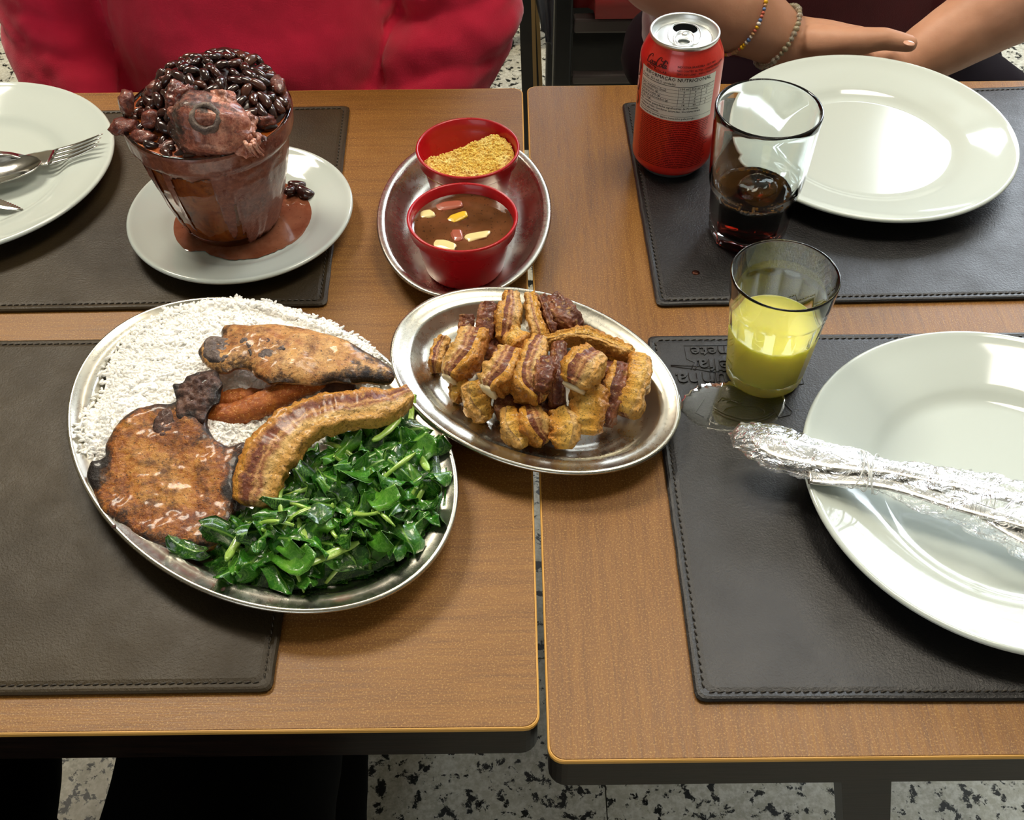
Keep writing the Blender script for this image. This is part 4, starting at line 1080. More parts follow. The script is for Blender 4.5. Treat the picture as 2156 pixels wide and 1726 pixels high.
for x, y in zip(cx, cy):
    if not inside(x, y, RP):
        d = float(edge_dist([x], [y], RP)[0])
        if d > 0.003 or rng.random() < 0.5: continue
        h = platter_floor(x, y) + 0.001
    else: h = rice_h(x, y)
    Pn.append((x, y, T + h + rng.uniform(-0.0006, 0.0014) + 0.0022 * noise.noise(Vector((x, y, 2)) * 140))); On.append((rng.normal(), rng.normal(), rng.normal() * 0.45)); Rn.append(0.00088 + 0.00025 * rng.random())
grains_object('rice_grains', np.array(Pn), np.array(Rn), M['rice'], 2, 5, 6, elong=2.3, ori=np.array(On), parent=rice)

# ------------------------------------------------------------------ shredded collard greens
def leaf_mat(name, c1, c2, c3):
    m = MT(name, rough=0.22, spec=0.6, coat=0.6, coat_rough=0.08, sss=0.0)
    a = m.noise(45, 4, 0.6); v = m.uv('X'); vn = m.noise(160, 4, 0.7, None, 1.0)
    rib = m.math('ABSOLUTE', m.math('SUBTRACT', v, 0.5))
    col = m.ramp(a, [(0.32, c1), (0.55, c2), (0.72, c3)])
    col = m.mix(m.ramp(rib, [(0.0, 0.75), (0.06, 0.0)]), col, '#8fbf52')
    col = m.mix(m.ramp(vn, [(0.47, 0.0), (0.50, 0.5), (0.53, 0.0)]), col, '#7db14a')
    m.set(Base_Color=col, Normal=m.bump(vn, 0.5, 0.0012)); m.b.inputs['Subsurface Weight'].default_value = 0.0
    return m.m
M['leaf'] = [leaf_mat('dark_collard', '#0d3008', '#1c4d10', '#2f6b1a'), leaf_mat('mid_collard', '#184a0e', '#2f7019', '#4e9428'), leaf_mat('light_collard', '#2b6616', '#4c8b26', '#78ad3e')]
M['stem'] = leaf_mat('collard_stem', '#86b544', '#aacb5e', '#cfe08a')
GR = [at(x, y, 0.018) for x, y in ((372, 1172), (430, 1152), (505, 1085), (560, 1020), (610, 985), (640, 960), (690, 925), (760, 895), (830, 868), (880, 872), (915, 910), (935, 950), (945, 1010), (945, 1060), (925, 1100), (890, 1140), (865, 1165), (815, 1180), (780, 1200), (710, 1215), (640, 1232), (580, 1240), (520, 1235), (470, 1205), (400, 1195))]
GP = [(p.x, p.y) for p in GR]
def green_h(x, y):
    if not inside(x, y, GP): return platter_floor(x, y)
    d = float(edge_dist([x], [y], GP)[0]); base = platter_floor(x, y)
    return base + 0.0235 * math.sqrt(smooth01(d / 0.034))
greens = empty('collard_greens', ((GP[0][0] + GP[9][0]) / 2 + 0.02, 0.44, T + PF), label='pile of glossy shredded collard greens on the near side of the big platter', cat='greens')
core = fill_mesh('leaf_bed', GP, lambda x, y: green_h(x, y) - 0.0045, M['leaf'][0], 0.003, parent=greens)
def leaf_strip(L, Wd, curl, twist, wav, seed, nl=18, nw=7, th=0.0006, stem=False):
    V = []; UV = []
    rr = random.Random(seed); ph = rr.random() * 6; bend = (rr.random() - 0.5) * 1.6
    pos = Vector((-L / 2, 0, 0)); hd = -bend / 2; pt = -curl / 2
    cen = []
    for i in range(nl + 1):
        cen.append((pos.copy(), hd, pt)); d = Vector((math.cos(hd) * math.cos(pt), math.sin(hd), math.sin(pt))) * (L / nl); pos += d; hd += bend / nl; pt += curl / nl
    off = sum((c[0] for c in cen), Vector()) / len(cen)
    for layer in (0, 1):
        for i, (p, h_, pt_) in enumerate(cen):
            u = i / nl; tw = twist * (u - 0.5)
            t = Vector((math.cos(h_) * math.cos(pt_), math.sin(h_), math.sin(pt_))).normalized(); sd = Vector((-math.sin(h_), math.cos(h_), 0)); up = t.cross(sd)
            s2 = sd * math.cos(tw) + up * math.sin(tw); u2 = up * math.cos(tw) - sd * math.sin(tw)
            wd = Wd * (0.75 + 0.35 * noise.noise(Vector((u * 3, seed, 0)))) * min(1, 0.35 + 4 * min(u, 1 - u))
            for j in range(nw + 1):
                v = -1 + 2 * j / nw
                w_ = wav * math.sin(u * 9 + ph + v) * v * v + wav * 0.6 * noise.noise(Vector((u * 6, v * 2, seed)))
                fold = -abs(v) * Wd * 0.25
                if stem: fold = 0.0; w_ = 0.0010 * math.sqrt(max(0, 1 - v * v)) * (1 if layer == 0 else -0.6)
                V.append(p - off + s2 * (wd / 2 * v) + u2 * (w_ + fold - layer * th)); UV.append((j / nw, u))
    F = []; m_ = (nl + 1) * (nw + 1)
    for i in range(nl):
        for j in range(nw):
            a_ = i * (nw + 1) + j; b_ = a_ + nw + 1; F += [(a_, b_, b_ + 1, a_ + 1), (m_ + a_, m_ + a_ + 1, m_ + b_ + 1, m_ + b_)]
    for i in range(nl):
        for j in (0, nw):
            a_ = i * (nw + 1) + j; b_ = a_ + nw + 1; F.append((a_, m_ + a_, m_ + b_, b_))
    for i in (0, nl):
        for j in range(nw):
            a_ = i * (nw + 1) + j; F.append((a_, a_ + 1, m_ + a_ + 1, m_ + a_))
    return V, F, UV
LM = []
CHOP1 = [tuple(at(120 + x / 2.45, 600 + y / 2.45, 0.024).xy) for x, y in ((985, 830), (930, 1000), (900, 1180), (860, 1290), (790, 1330), (700, 1345), (560, 1340), (400, 1290), (300, 1000), (700, 700))]
rr = random.Random(12)
for q in range(30):
    st = q >= 24
    V, F, UV = leaf_strip(0.024 + 0.026 * rr.random(), (0.010 + 0.014 * rr.random()) if not st else 0.003 + 0.0035 * rr.random(), (0.6 + 1.8 * rr.random()) * rr.choice((1, 1, -1)), (rr.random() - 0.5) * 3.2, 0.0022 + 0.0032 * rr.random(), q * 1.7, stem=st)
    me = mesh('leaf_shred', V, F, True, UV); me.materials.append(M['stem'] if st else M['leaf'][rr.choice((0, 0, 1, 1, 1, 2))]); LM.append(me)
xs = [p[0] for p in GP]; ys = [p[1] for p in GP]; cnt = 0; placed = []
tries = 0
while cnt < 240 and tries < 30000:
    tries += 1
    x = rr.uniform(min(xs), max(xs)); y = rr.uniform(min(ys), max(ys))
    if not inside(x, y, GP) or inside(x, y, CHOP1): continue
    md = 0.0066
    if any((x - a_) ** 2 + (y - b_) ** 2 < md * md for a_, b_ in placed): continue
    placed.append((x, y)); d = float(edge_dist([x], [y], GP)[0])
    st = rr.random() < 0.10
    me = rr.choice(LM[24:] if st else LM[:24])
    o = bpy.data.objects.new('leaf_shred', me); COL.objects.link(o); o.parent = greens
    e = 0.002 * rr.random()
    if d < 0.010 and rr.random() < 0.5: continue
    if d < 0.005: continue
    o.location = Vector((x, y, T + green_h(x, y) - 0.0015 + e + (0.001 if d > 0.02 else 0))) - greens.location
    tl = 0.75 if d > 0.016 else 0.25
    o.rotation_euler = ((rr.random() - 0.5) * 2 * tl, (rr.random() - 0.5) * 1.6 * tl, rr.random() * 6.28)
    cnt += 1
# a few broad leaves and thick stems that read singly in the photograph
for (px, py, h, L, W_2, rz, tw, mi) in ((760, 1150, 0.026, 0.055, 0.020, 0.42, 0.4, 2), (520, 1150, 0.024, 0.046, 0.014, 1.25, 0.8, 2), (730, 1060, 0.034, 0.050, 0.012, -0.75, 1.0, 2), (650, 1175, 0.024, 0.045, 0.016, 1.7, -0.7, 1), (860, 1045, 0.032, 0.045, 0.016, 0.9, 0.6, 1),
    (905, 1040, 0.026, 0.045, 0.018, -1.1, 0.5, 1), (640, 1045, 0.034, 0.05, 0.016, 0.2, 0.5, 0), (770, 960, 0.036, 0.045, 0.014, 0.5, 0.8, 1), (860, 1130, 0.024, 0.04, 0.016, 1.0, 0.3, 1), (575, 1110, 0.032, 0.045, 0.017, 0.3, -0.5, 0), (400, 1172, 0.014, 0.026, 0.014, -0.4, 0.4, 0), (720, 940, 0.037, 0.035, 0.012, 0.9, 0.8, 2)):
    V, F, UV = leaf_strip(L, W_2, 1.0, tw, 0.0022, px * 0.1, 24, 9)
    me = mesh('leaf_shred', V, F, True, UV); o = obj('leaf_shred', me, M['leaf'][mi], greens, loc=at(px, py, h) - greens.location, rot=(0.15, 0.1, rz))
for (px, py, h, L, rz) in ((700, 1165, 0.030, 0.034, 0.5), (500, 1140, 0.027, 0.030, 1.2), (815, 905, 0.038, 0.026, 0.9), (560, 905, 0.030, 0.022, 0.7), (640, 1130, 0.030, 0.028, 1.9), (880, 960, 0.030, 0.03, -1.0)):
    V, F, UV = leaf_strip(L, 0.0065, 0.5, 0.2, 0.001, px * 0.1, 16, 8, stem=True)
    obj('leaf_shred', mesh('leaf_shred', V, F, True, UV), M['stem'], greens, loc=at(px, py, h) - greens.location, rot=(0.1, 0.0, rz))['label'] = 'pale green piece of stem'

# no shred may poke through the steel: lift it, or leave it out where it would hang over the rim
for o in list(greens.children):
    if o.name.startswith('leaf_bed'): continue
    Mo = Matrix.Translation(greens.location + o.location) @ o.rotation_euler.to_matrix().to_4x4(); need = 0.0; out = False
    for v in list(o.data.vertices)[::5]:
        q = Mo @ v.co; c, s = math.cos(BIGT), math.sin(BIGT); dx, dy = q.x - BIGC.x, q.y - BIGC.y
        if math.hypot((dx * c + dy * s) / BIGA, (-dx * s + dy * c) / BIGB) > 0.985: out = True
        need = max(need, T + platter_floor(q.x, q.y) + 0.0004 - q.z)
    if out or need > 0.016: bpy.data.objects.remove(o)
    elif need > 0: o.location.z += need
# ------------------------------------------------------------------ pork chops
o1 = Z4([(700, 452), (800, 438), (845, 490), (828, 560), (785, 600), (765, 680), (800, 755), (880, 800), (955, 775), (985, 830), (945, 900), (930, 1000), (922, 1100), (910, 1180), (880, 1260), (800, 1318), (700, 1335), (560, 1330), (400, 1280), (280, 1200), (212, 1160), (180, 1060), (146, 980), (160, 890), (232, 860), (245, 780), (330, 650), (420, 600), (520, 575), (598, 570), (600, 510), (655, 478)])
pA, pB = at(120 + 500 / 2.45, 600 + 1300 / 2.45, 0.02), at(120 + 720 / 2.45, 600 + 450 / 2.45, 0.045)
def h1(x, y):
    t = ((x - pA.x) * (pB.x - pA.x) + (y - pA.y) * (pB.y - pA.y)) / ((pB.xy - pA.xy).length_squared)
    return 0.0235 + 0.0200 * smooth01(t) + 0.0018 * noise.noise(Vector((x, y, 0)) * 45)
ch_dark = at(120 + 700 / 2.45, 600 + 540 / 2.45, 0.043)
def cf1(x, y):
    d = math.hypot(x - ch_dark.x, y - ch_dark.y); v = 0.9 * max(0, 1 - d / 0.030)
    e = at(120 + 180 / 2.45, 600 + 940 / 2.45, 0.03); d = math.hypot(x - e.x, y - e.y); v = max(v, 0.8 * max(0, 1 - d / 0.016))
    e = at(120 + 905 / 2.45, 600 + 1030 / 2.45, 0.03); d = math.hypot(x - e.x, y - e.y); v = max(v, 0.8 * max(0, 1 - d / 0.012))
    return v
c1 = empty('pork_chop', (pA.x, pA.y, T + 0.01), label='large browned pork chop with a charred bone end, lying over the rice edge', cat='pork chop')
slab('meat', o1, h1, 0.014, M['chop'], 0.0014, 0.010, 0.0011, 95, parent=c1, char_fn=cf1, char_w=0.015, seed=3, char_amt=1.15)
slab('bone', Z4([(520, 630), (560, 612), (600, 640), (600, 700), (575, 760), (540, 790), (500, 780), (485, 720), (495, 665)]), lambda x, y: h1(x, y) + 0.0002, 0.004, M['bone'], 0.0012, 0.005, 0.0012, 300, parent=c1, char_w=0.003, seed=5)
slab('bone', Z4([(590, 500), (640, 490), (675, 455), (740, 440), (815, 428), (835, 470), (850, 500), (820, 540), (822, 580), (780, 610), (750, 690), (690, 660), (640, 690), (600, 640), (612, 570)]), lambda x, y: h1(x, y) + 0.0016, 0.006, M['bone'], 0.0011, 0.009, 0.0032, 210, parent=c1, char_w=0.009, seed=6)

o2 = Z4([(840, 205), (890, 182), (1020, 184), (1150, 178), (1290, 190), (1440, 235), (1580, 310), (1700, 375), (1742, 440), (1700, 470), (1600, 458), (1520, 468), (1420, 462), (1300, 470), (1180, 465), (1080, 470), (1015, 432), (975, 402), (920, 402), (860, 424), (785, 398), (735, 352), (722, 300), (760, 262), (835, 245)])
H2 = 0.052
def h2(x, y):
    t = (x - at(415, 730, H2).x) / (at(830, 790, H2).x - at(415, 730, H2).x)
    return interp([(0, 0.050), (0.4, 0.054), (0.75, 0.050), (1.0, 0.042)], t) + 0.0018 * noise.noise(Vector((x, y, 4)) * 50)
def cf2(x, y):
    e = at(120 + 1560 / 2.45, 600 + 420 / 2.45, 0.046); d = math.hypot(x - e.x, y - e.y); v = 0.45 * max(0, 1 - d / 0.03)
    return v
c2 = empty('pork_chop', (at(600, 740, 0.03).x, at(600, 740, 0.03).y, T + 0.035), label='pale grilled pork chop with a cut bone end lying across the top of the rice', cat='pork chop')
slab('meat', o2, h2, 0.0125, M['chop_pale'], 0.0014, 0.014, 0.0012, 90, parent=c2, char_fn=cf2, char_w=0.010, seed=9, char_amt=0.95, up=0.5)
slab('bone', Z4([(745, 300), (775, 262), (850, 250), (900, 262), (905, 300), (895, 335), (905, 372), (860, 400), (790, 380), (745, 345)]), lambda x, y: h2(x, y) + 0.0002, 0.008, M['bone_pale'], 0.0012, 0.006, 0.0014, 260, parent=c2, char_w=0.006, seed=11, up=0.5)
for j, pts in enumerate(([(895, 360), (905, 310), (955, 262), (1000, 270), (1010, 345), (990, 362), (965, 320), (930, 350)], [(1035, 345), (1075, 318), (1120, 322), (1165, 300), (1180, 325), (1130, 362), (1070, 378), (1030, 368)], [(1040, 285), (1080, 268), (1120, 280), (1110, 305), (1060, 310)])):
    slab('bone_ridge', Z4(pts), lambda x, y: h2(x, y) + 0.0004, 0.005, M['bone_pale'] if j < 2 else M['bone'], 0.0011, 0.004, 0.0014, 280, parent=c2, char_w=0.003, seed=12 + j, up=0.4)

# ------------------------------------------------------------------ breaded banana pieces
def lump_tube(name, px, hs, rads, mt, label, cat, seed, flat=0.8, relief=0.0009, rsc=260):
    P = catmull([at(x, y, h) for (x, y), h in zip(px, hs)], 12); n = len(P)
    rd = [interp(rads, i / (n - 1)) for i in range(n)]
    fr = frames(P); seg = 36; V = []; F = []; ch = []
    P2 = [P[0] - fr[0][1] * rd[0] * 0.5] + P + [P[-1] + fr[-1][1] * rd[-1] * 0.5]; rd = [rd[0] * 0.35] + rd + [rd[-1] * 0.35]; fr = frames(P2); n = len(P2)
    for i, (p, t, sd, u) in enumerate(fr):
        for k_ in range(seg):
            a = 2 * PI * k_ / seg; q = p + sd * (rd[i] * math.cos(a)) + u * (rd[i] * flat * math.sin(a)); nn = (q - p).normalized()
            V.append(q + nn * (relief * fbm(q + Vector((seed, 0, 0)), rsc, 3) + 0.0012 * noise.noise(q * 70 + Vector((0, seed, 0))))); ch.append(0.5 if i < 2 or i > n - 3 else 0.15 + 0.3 * noise.noise(q * 60))
    for i in range(n - 1):
        for k_ in range(seg): F.append((i * seg + k_, i * seg + (k_ + 1) % seg, (i + 1) * seg + (k_ + 1) % seg, (i + 1) * seg + k_))
    F.append(tuple(range(seg))[::-1]); F.append(tuple((n - 1) * seg + k_ for k_ in range(seg)))
    o = wobj(name, V, F, mt, attr={'char': ch}); tag(o, label, cat); return o
lump_tube('breaded_banana', Z4([(775, 655), (880, 668), (1000, 640), (1120, 585), (1250, 525), (1375, 490)]), [0.030, 0.031, 0.032, 0.034, 0.036, 0.037], [(0, .0060), (.15, .0082), (.6, .0095), (.85, .0085), (1, .0055)], M['banana'], 'curved orange-brown breaded piece between the two chops', 'banana', 1.0)
lump_tube('breaded_banana', Z4([(800, 520), (830, 590), (900, 590), (1000, 575), (1080, 560)]), [0.030, 0.027, 0.027, 0.028, 0.028], [(0, .0045), (.5, .0070), (1, .005)], M['banana'], 'darker breaded piece half hidden behind the curved orange-brown one', 'banana', 4.0)
lump_tube('fried_morsel', Z4([(1340, 500), (1430, 520), (1530, 545)]), [0.034, 0.031, 0.028], [(0, .005), (.5, .0085), (1, .0055)], M['bone'], 'dark fried morsel under the tip of the grilled chop', 'meat', 7.0)

# ------------------------------------------------------------------ belly pork: swept blocks with layers across
def block(name, pts, hs, ws, th, label, cat, seed, rind_at=-1, group=None, rel=0.0017, curl=0.0, fat_end=False, tilt=0.0, meat='belly', rind_w=0.30, ns=16):
    """pts: (x, y) pixels of the centre line; ws: half width (m) along it; th: half thickness; the rind runs along the side rind_at (-1 left, +1 right of the path)"""
    P = catmull([at(x, y, h) for (x, y), h in zip(pts, hs)], ns); n = len(P); fr = frames(P)
    seg = 64; V = []; UV = []; ch = []
    rr_ = random.Random(seed)
    caps = [(0, 0.55, -0.35), (0, 0.85, -0.12)] + [(i, 1.0, 0.0) for i in range(n)] + [(n - 1, 0.85, 0.12), (n - 1, 0.55, 0.35)]
    for (i, sc, push) in caps:
        p, t, sd, u = fr[i]; w_ = (1 + 0.22 * noise.noise(Vector((i * 0.13, seed, 0)))) * ws[0] if len(ws) == 1 else (1 + 0.22 * noise.noise(Vector((i * 0.13, seed, 0)))) * interp([(j / (len(ws) - 1), ws[j]) for j in range(len(ws))], i / (n - 1))
        p = p + t * (push * th)
        tl = tilt + curl * (i / (n - 1) - 0.5); sd2 = sd * math.cos(tl) + u * math.sin(tl); u2 = u * math.cos(tl) - sd * math.sin(tl)
        for k_ in range(seg):
            a = 2 * PI * k_ / seg; c = math.copysign(abs(math.cos(a)) ** 0.42, math.cos(a)); s = math.copysign(abs(math.sin(a)) ** 0.42, math.sin(a))
            q = p + sd2 * (w_ * c * sc) + u2 * (th * s * sc)
            nn = (sd2 * c + u2 * s).normalized()
            layer = -rind_at * c                    # -1 on the rind side .. +1
            ridge = 0.0006 * math.sin(layer * 7.5 + 1.6 * noise.noise(q * 60 + Vector((seed, 0, 0))))
            blist = 0.0034 * max(0, -layer - 0.35) * abs(noise.noise(q * 230 + Vector((0, 0, seed))))
            V.append(q + nn * (rel * fbm(q + Vector((seed, seed, 0)), 230, 5) + 0.0022 * noise.noise(q * 60 + Vector((seed, 5, 0))) + ridge * abs(s) + blist))
            UV.append(((layer + 1) / 2, i / (n - 1))); ch.append(0.12 + 0.45 * max(0, noise.noise(q * 90 + Vector((seed, 0, 9)))) + (0.15 if abs(s) < 0.5 else 0))
    N_ = len(caps); F = []
    for i in range(N_ - 1):
        for k_ in range(seg): F.append((i * seg + k_, i * seg + (k_ + 1) % seg, (i + 1) * seg + (k_ + 1) % seg, (i + 1) * seg + k_))
    F.append(tuple(range(seg))[::-1]); F.append(tuple((N_ - 1) * seg + k_ for k_ in range(seg)))
    c = sum((Vector(v) for v in V), Vector()) / len(V); zmin = min(v[2] for v in V)
    t = empty(name, (c.x, c.y, zmin), label=label, cat=cat, group=group)
    ra = [f for f in F if len(f) == 4 and sum(UV[i][0] for i in f) / 4 < rind_w]; rb = [f for f in F if not (len(f) == 4 and sum(UV[i][0] for i in f) / 4 < rind_w)]
    for nm, FF, mt in (('rind', ra, M['rind']), ('meat', rb, M[meat])):
        if not FF: continue
        used = sorted({i for f in FF for i in f}); mp = {a_: b_ for b_, a_ in enumerate(used)}
        wobj(nm, [V[i] for i in used], [tuple(mp[i] for i in f) for f in FF], mt, t, uv=[UV[i] for i in used], attr={'char': [ch[i] for i in used]})
    if fat_end:
        p, tt_, sd, u = fr[-1]; e = p + tt_ * th * 0.42 + u * 0.0
        V2, F2 = sweep2([e - tt_ * 0.002, e, e + tt_ * 0.0009], [ws[-1] * .80, ws[-1] * .78, ws[-1] * .6], [th * .78, th * .74, th * .5], 16)
        V2 = [v + Vector((noise.noise(v * 300), noise.noise(v * 300 + Vector((3, 3, 3))), noise.noise(v * 300 + Vector((7, 3, 3))))) * 0.0006 for v in V2]
        wobj('fat', V2, F2, M['fat'], t)
    return t
block('pork_belly_strip', Z4([(1020, 1120), (1045, 1010), (1085, 900), (1180, 775), (1320, 690), (1450, 655), (1580, 640), (1700, 620), (1810, 585)]), [0.028, 0.034, 0.039, 0.043, 0.045, 0.046, 0.046, 0.043, 0.038],
      [.0135, .0150, .0165, .0165, .0150, .0135, .0135, .0115, .005], 0.0068, 'long curved strip of fried belly pork over the greens', 'pork belly', 21, rind_at=-1, rel=0.0012, ns=14, rind_w=0.22)

# ------------------------------------------------------------------ pork cracklings on the small platter
def Z5(l): return [(800 + x / 3.267, 580 + y / 3.267) for x, y in l]
S5 = 1 / 10450.0                                    # metres per zoomed pixel near the small platter
CRG = 'pork cracklings on the smaller platter'
def cr(pts, hs, ws, th, label, seed, **kw): block('pork_crackling', Z5(pts), hs, [w_ * S5 * 0.5 for w_ in ws], th, label, 'crackling', seed, group=CRG, **kw)
cr([(600, 300), (590, 410)], [0.024, 0.020], [90, 110], .0055, 'dark small crackling at the far left top of the pile', 31, meat='meat_dark', rind_w=0.0)
cr([(745, 225), (735, 330), (720, 455)], [0.034, 0.032, 0.026], [110, 140, 130], .0075, 'reddish-brown lean crackling second from the left in the back row', 32, meat='meat_dark', rind_w=0.0)
cr([(900, 160), (890, 300), (870, 450)], [0.036, 0.036, 0.028], [120, 185, 150], .0090, 'tall crackling with golden right half in the middle of the back row', 33, rind_at=1)
cr([(1035, 165), (1065, 300), (1100, 440)], [0.034, 0.034, 0.028], [90, 110, 110], .0085, 'narrow golden striped crackling in the back row', 34, rind_at=-1, rind_w=0.5)
cr([(1110, 180), (1150, 300), (1180, 410)], [0.035, 0.034, 0.030], [50, 60, 50], .0075, 'thin brown crackling slice leaning on the golden striped one', 35, meat='meat_dark', rind_w=0.0)
cr([(1180, 190), (1260, 290), (1330, 370)], [0.033, 0.033, 0.027], [130, 210, 150], .0090, 'broad brown meaty crackling at the right end of the back row', 36, meat='meat_dark', rind_w=0.0)
cr([(440, 455), (400, 540), (380, 630)], [0.022, 0.020, 0.018], [110, 110, 90], .0070, 'small golden-sided crackling at the far left of the pile', 37, rind_at=1)
cr([(650, 420), (600, 540), (500, 690)], [0.036, 0.036, 0.028], [210, 240, 150], .0095, 'striped crackling with a white fatty end in the left of the pile', 38, rind_at=-1, fat_end=True)
cr([(560, 720), (545, 790), (520, 850)], [0.022, 0.018, 0.015], [110, 110, 70], .0055, 'crumbly golden crackling hanging below the left striped one', 39, meat='rind')
cr([(970, 440), (900, 500)], [0.036, 0.037], [150, 130], .0085, 'pale golden crackling in the centre behind the striped pieces', 40, meat='rind')
cr([(900, 560), (840, 680), (770, 770)], [0.041, 0.041, 0.037], [200, 230, 170], .0100, 'striped crackling with a white fat end in the centre left', 41, rind_at=-1, fat_end=True)
cr([(640, 760), (660, 880), (720, 980)], [0.026, 0.020, 0.014], [150, 170, 120], .0075, 'ragged golden crackling at the lower left of the pile', 42, rind_at=-1, rind_w=0.6, rel=0.0024)
cr([(1100, 490), (1040, 600), (1010, 740), (1060, 850)], [0.040, 0.043, 0.040, 0.032], [130, 190, 200, 160], .0105, 'thick curled crackling with golden outer edge in the centre', 43, rind_at=1, rel=0.0018)
cr([(1120, 600), (1130, 700), (1110, 780)], [0.047, 0.047, 0.044], [110, 130, 90], .0060, 'brown meat knob on top of the curled centre crackling', 44, meat='meat_dark', rind_w=0.0)
cr([(1230, 500), (1225, 700), (1215, 900)], [0.038, 0.034, 0.024], [90, 110, 100], .0080, 'grey-brown crackling standing behind the top centre piece', 45, meat='meat_dark', rind_w=0.0)
cr([(1150, 470), (1290, 430), (1440, 435), (1600, 490), (1720, 560)], [0.032, 0.035, 0.036, 0.035, 0.030], [70, 100, 110, 110, 80], .0065, 'long curved golden crackling strip along the back right', 46, rind_at=-1, rind_w=0.6)
cr([(1480, 580), (1400, 640), (1350, 740)], [0.050, 0.051, 0.045], [200, 280, 210], .0100, 'top crackling with a white fat face over the right centre', 47, rind_at=1, fat_end=True)
cr([(1440, 790), (1430, 920), (1415, 1060)], [0.033, 0.030, 0.021], [230, 245, 200], .0090, 'smooth golden rind crackling standing at the lower right centre', 48, meat='rind', rind_w=0.4)
cr([(1650, 650), (1620, 800), (1570, 1000)], [0.030, 0.028, 0.018], [120, 160, 90], .0090, 'dark ridged crackling at the right side of the pile', 49, rind_at=1, meat='meat_dark')
cr([(1790, 600), (1770, 760), (1700, 930)], [0.030, 0.029, 0.021], [140, 180, 190], .0095, 'bubbly golden crackling at the far right of the pile', 50, rind_at=1, rind_w=0.75)
cr([(890, 950), (900, 1060), (960, 1170)], [0.024, 0.024, 0.017], [110, 120, 90], .0075, 'curved golden crackling at the near end of the pile', 51, rind_at=-1, rind_w=0.6)
cr([(1030, 960), (1060, 1050), (1090, 1130)], [0.024, 0.025, 0.018], [170, 200, 140], .0090, 'rolled brown crackling at the near end beside the curved golden one', 52, rind_at=1)
cr([(1230, 970), (1270, 1060), (1270, 1160)], [0.024, 0.024, 0.018], [190, 220, 160], .0090, 'chunky crackling with yellow rind at the near right end', 53, rind_at=1, rind_w=0.6)
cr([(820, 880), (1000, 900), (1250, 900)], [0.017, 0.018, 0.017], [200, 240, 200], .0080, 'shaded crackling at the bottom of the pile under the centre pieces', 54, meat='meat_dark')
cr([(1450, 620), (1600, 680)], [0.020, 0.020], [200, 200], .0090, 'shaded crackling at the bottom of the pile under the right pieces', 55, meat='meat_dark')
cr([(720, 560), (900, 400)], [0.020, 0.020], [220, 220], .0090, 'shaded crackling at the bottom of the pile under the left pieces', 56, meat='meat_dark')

# ------------------------------------------------------------------ bean pot
BX, BY = -0.2215, 0.7173; BZ = T + MH + 0.0036 + 0.0003
pot = empty('glass_bowl', (BX, BY, BZ), label='clear deep glass bowl overflowing with black beans and smeared with bean broth', cat='bowl')
bow_o = [(0, 0.0020), (0.0300, 0.0020), (0.0335, 0.0), (0.0352, 0.0006), (0.0362, 0.0030), (0.0385, 0.0090), (0.0430, 0.0220), (0.0475, 0.0370), (0.0515, 0.0530), (0.0542, 0.0670), (0.0556, 0.0790), (0.0558, 0.0812), (0.0575, 0.0830), (0.0596, 0.0850), (0.0606, 0.0880), (0.0613, 0.0940), (0.0618, 0.0985), (0.0612, 0.1005)]
bow_i = [(0.0598, 0.1010), (0.0585, 0.0998), (0.0578, 0.0940), (0.0562, 0.0860), (0.0535, 0.0800), (0.0520, 0.0670), (0.0492, 0.0530), (0.0452, 0.0370), (0.0408, 0.0220), (0.0362, 0.0100), (0.0320, 0.0070), (0, 0.0062)]
def vert_flute(t, z): return 1 - 0.010 * smooth01((0.078 - z) / 0.01) * smooth01(z / 0.02) * (0.5 + 0.5 * math.cos(t * 14))
V, F = lathe2(bow_o + bow_i, 160, lambda i, t, z: vert_flute(t, z) if i < len(bow_o) else 1.0)
obj('bowl_glass', mesh('bowl_glass', V, F), M['glass'], pot)
# what the glass holds
m = MT('thick_bean_broth', rough=0.25, spec=0.5, coat=0.3); a = m.noise(28, 5, 0.7, None, 1.0); b = m.noise(160, 4, 0.7)
m.set(Base_Color=m.mix(m.ramp(b, [(0.52, 0.0), (0.72, 0.5)]), m.ramp(a, [(0.35, '#7a300c'), (0.5, '#a84f16'), (0.62, '#b8662a'), (0.75, '#8a3c16')]), '#2a0e0a'), Normal=m.bump(b, 0.4, 0.002)); M['broth'] = m.m
inn = [(r + 0.0004, z) for r, z in bow_i[1:-1]][::-1]
V, F = lathe([(0, 0.0058)] + inn + [(0.0560, 0.0985), (0.045, 0.1000), (0, 0.1040)], 120)
stew = obj('bean_stew', mesh('bean_stew', V, F), M['broth'], loc=(BX, BY, BZ)); 
# splashed film of broth over the outside: covers the rim and the right side, runs down in tongues
m = MT('dried_broth_film', rough=0.30, spec=0.5, coat=0.4, coat_rough=0.15); a = m.noise(320, 3, 0.7); b = m.noise(40, 5, 0.7)
m.set(Base_Color=m.mix(m.ramp(a, [(0.45, 0.0), (0.7, 0.5)]), m.ramp(b, [(0.35, '#5a2a20'), (0.55, '#6c382a'), (0.72, '#7c4636')]), '#94604c'), Normal=m.bump(a, 0.5, 0.0008), Roughness=m.ramp(b, [(0.3, 0.2), (0.7, 0.45)])); M['film_broth'] = m.m
def film_low(t):
    """how far down (z) the film reaches at azimuth t; t measured from the side that faces the camera, positive to the right"""
    v = 0.0800 + 0.002 * math.sin(3 * t)
    if t > 0.12: v = min(v, interp([(0.12, 0.075), (0.30, 0.020), (0.45, 0.004), (3.3, 0.004)], t))
    for c_, w_, lo in ((-0.05, 0.13, 0.014), (0.30, 0.22, 0.001), (-0.78, 0.07, 0.020), (-1.15, 0.09, 0.003), (0.12, 0.05, 0.012), (-1.6, 0.2, 0.03)):
        d_ = abs(t - c_) / w_
        if d_ < 1: v = min(v, lo + (0.076 - lo) * d_ ** 4)
    return v
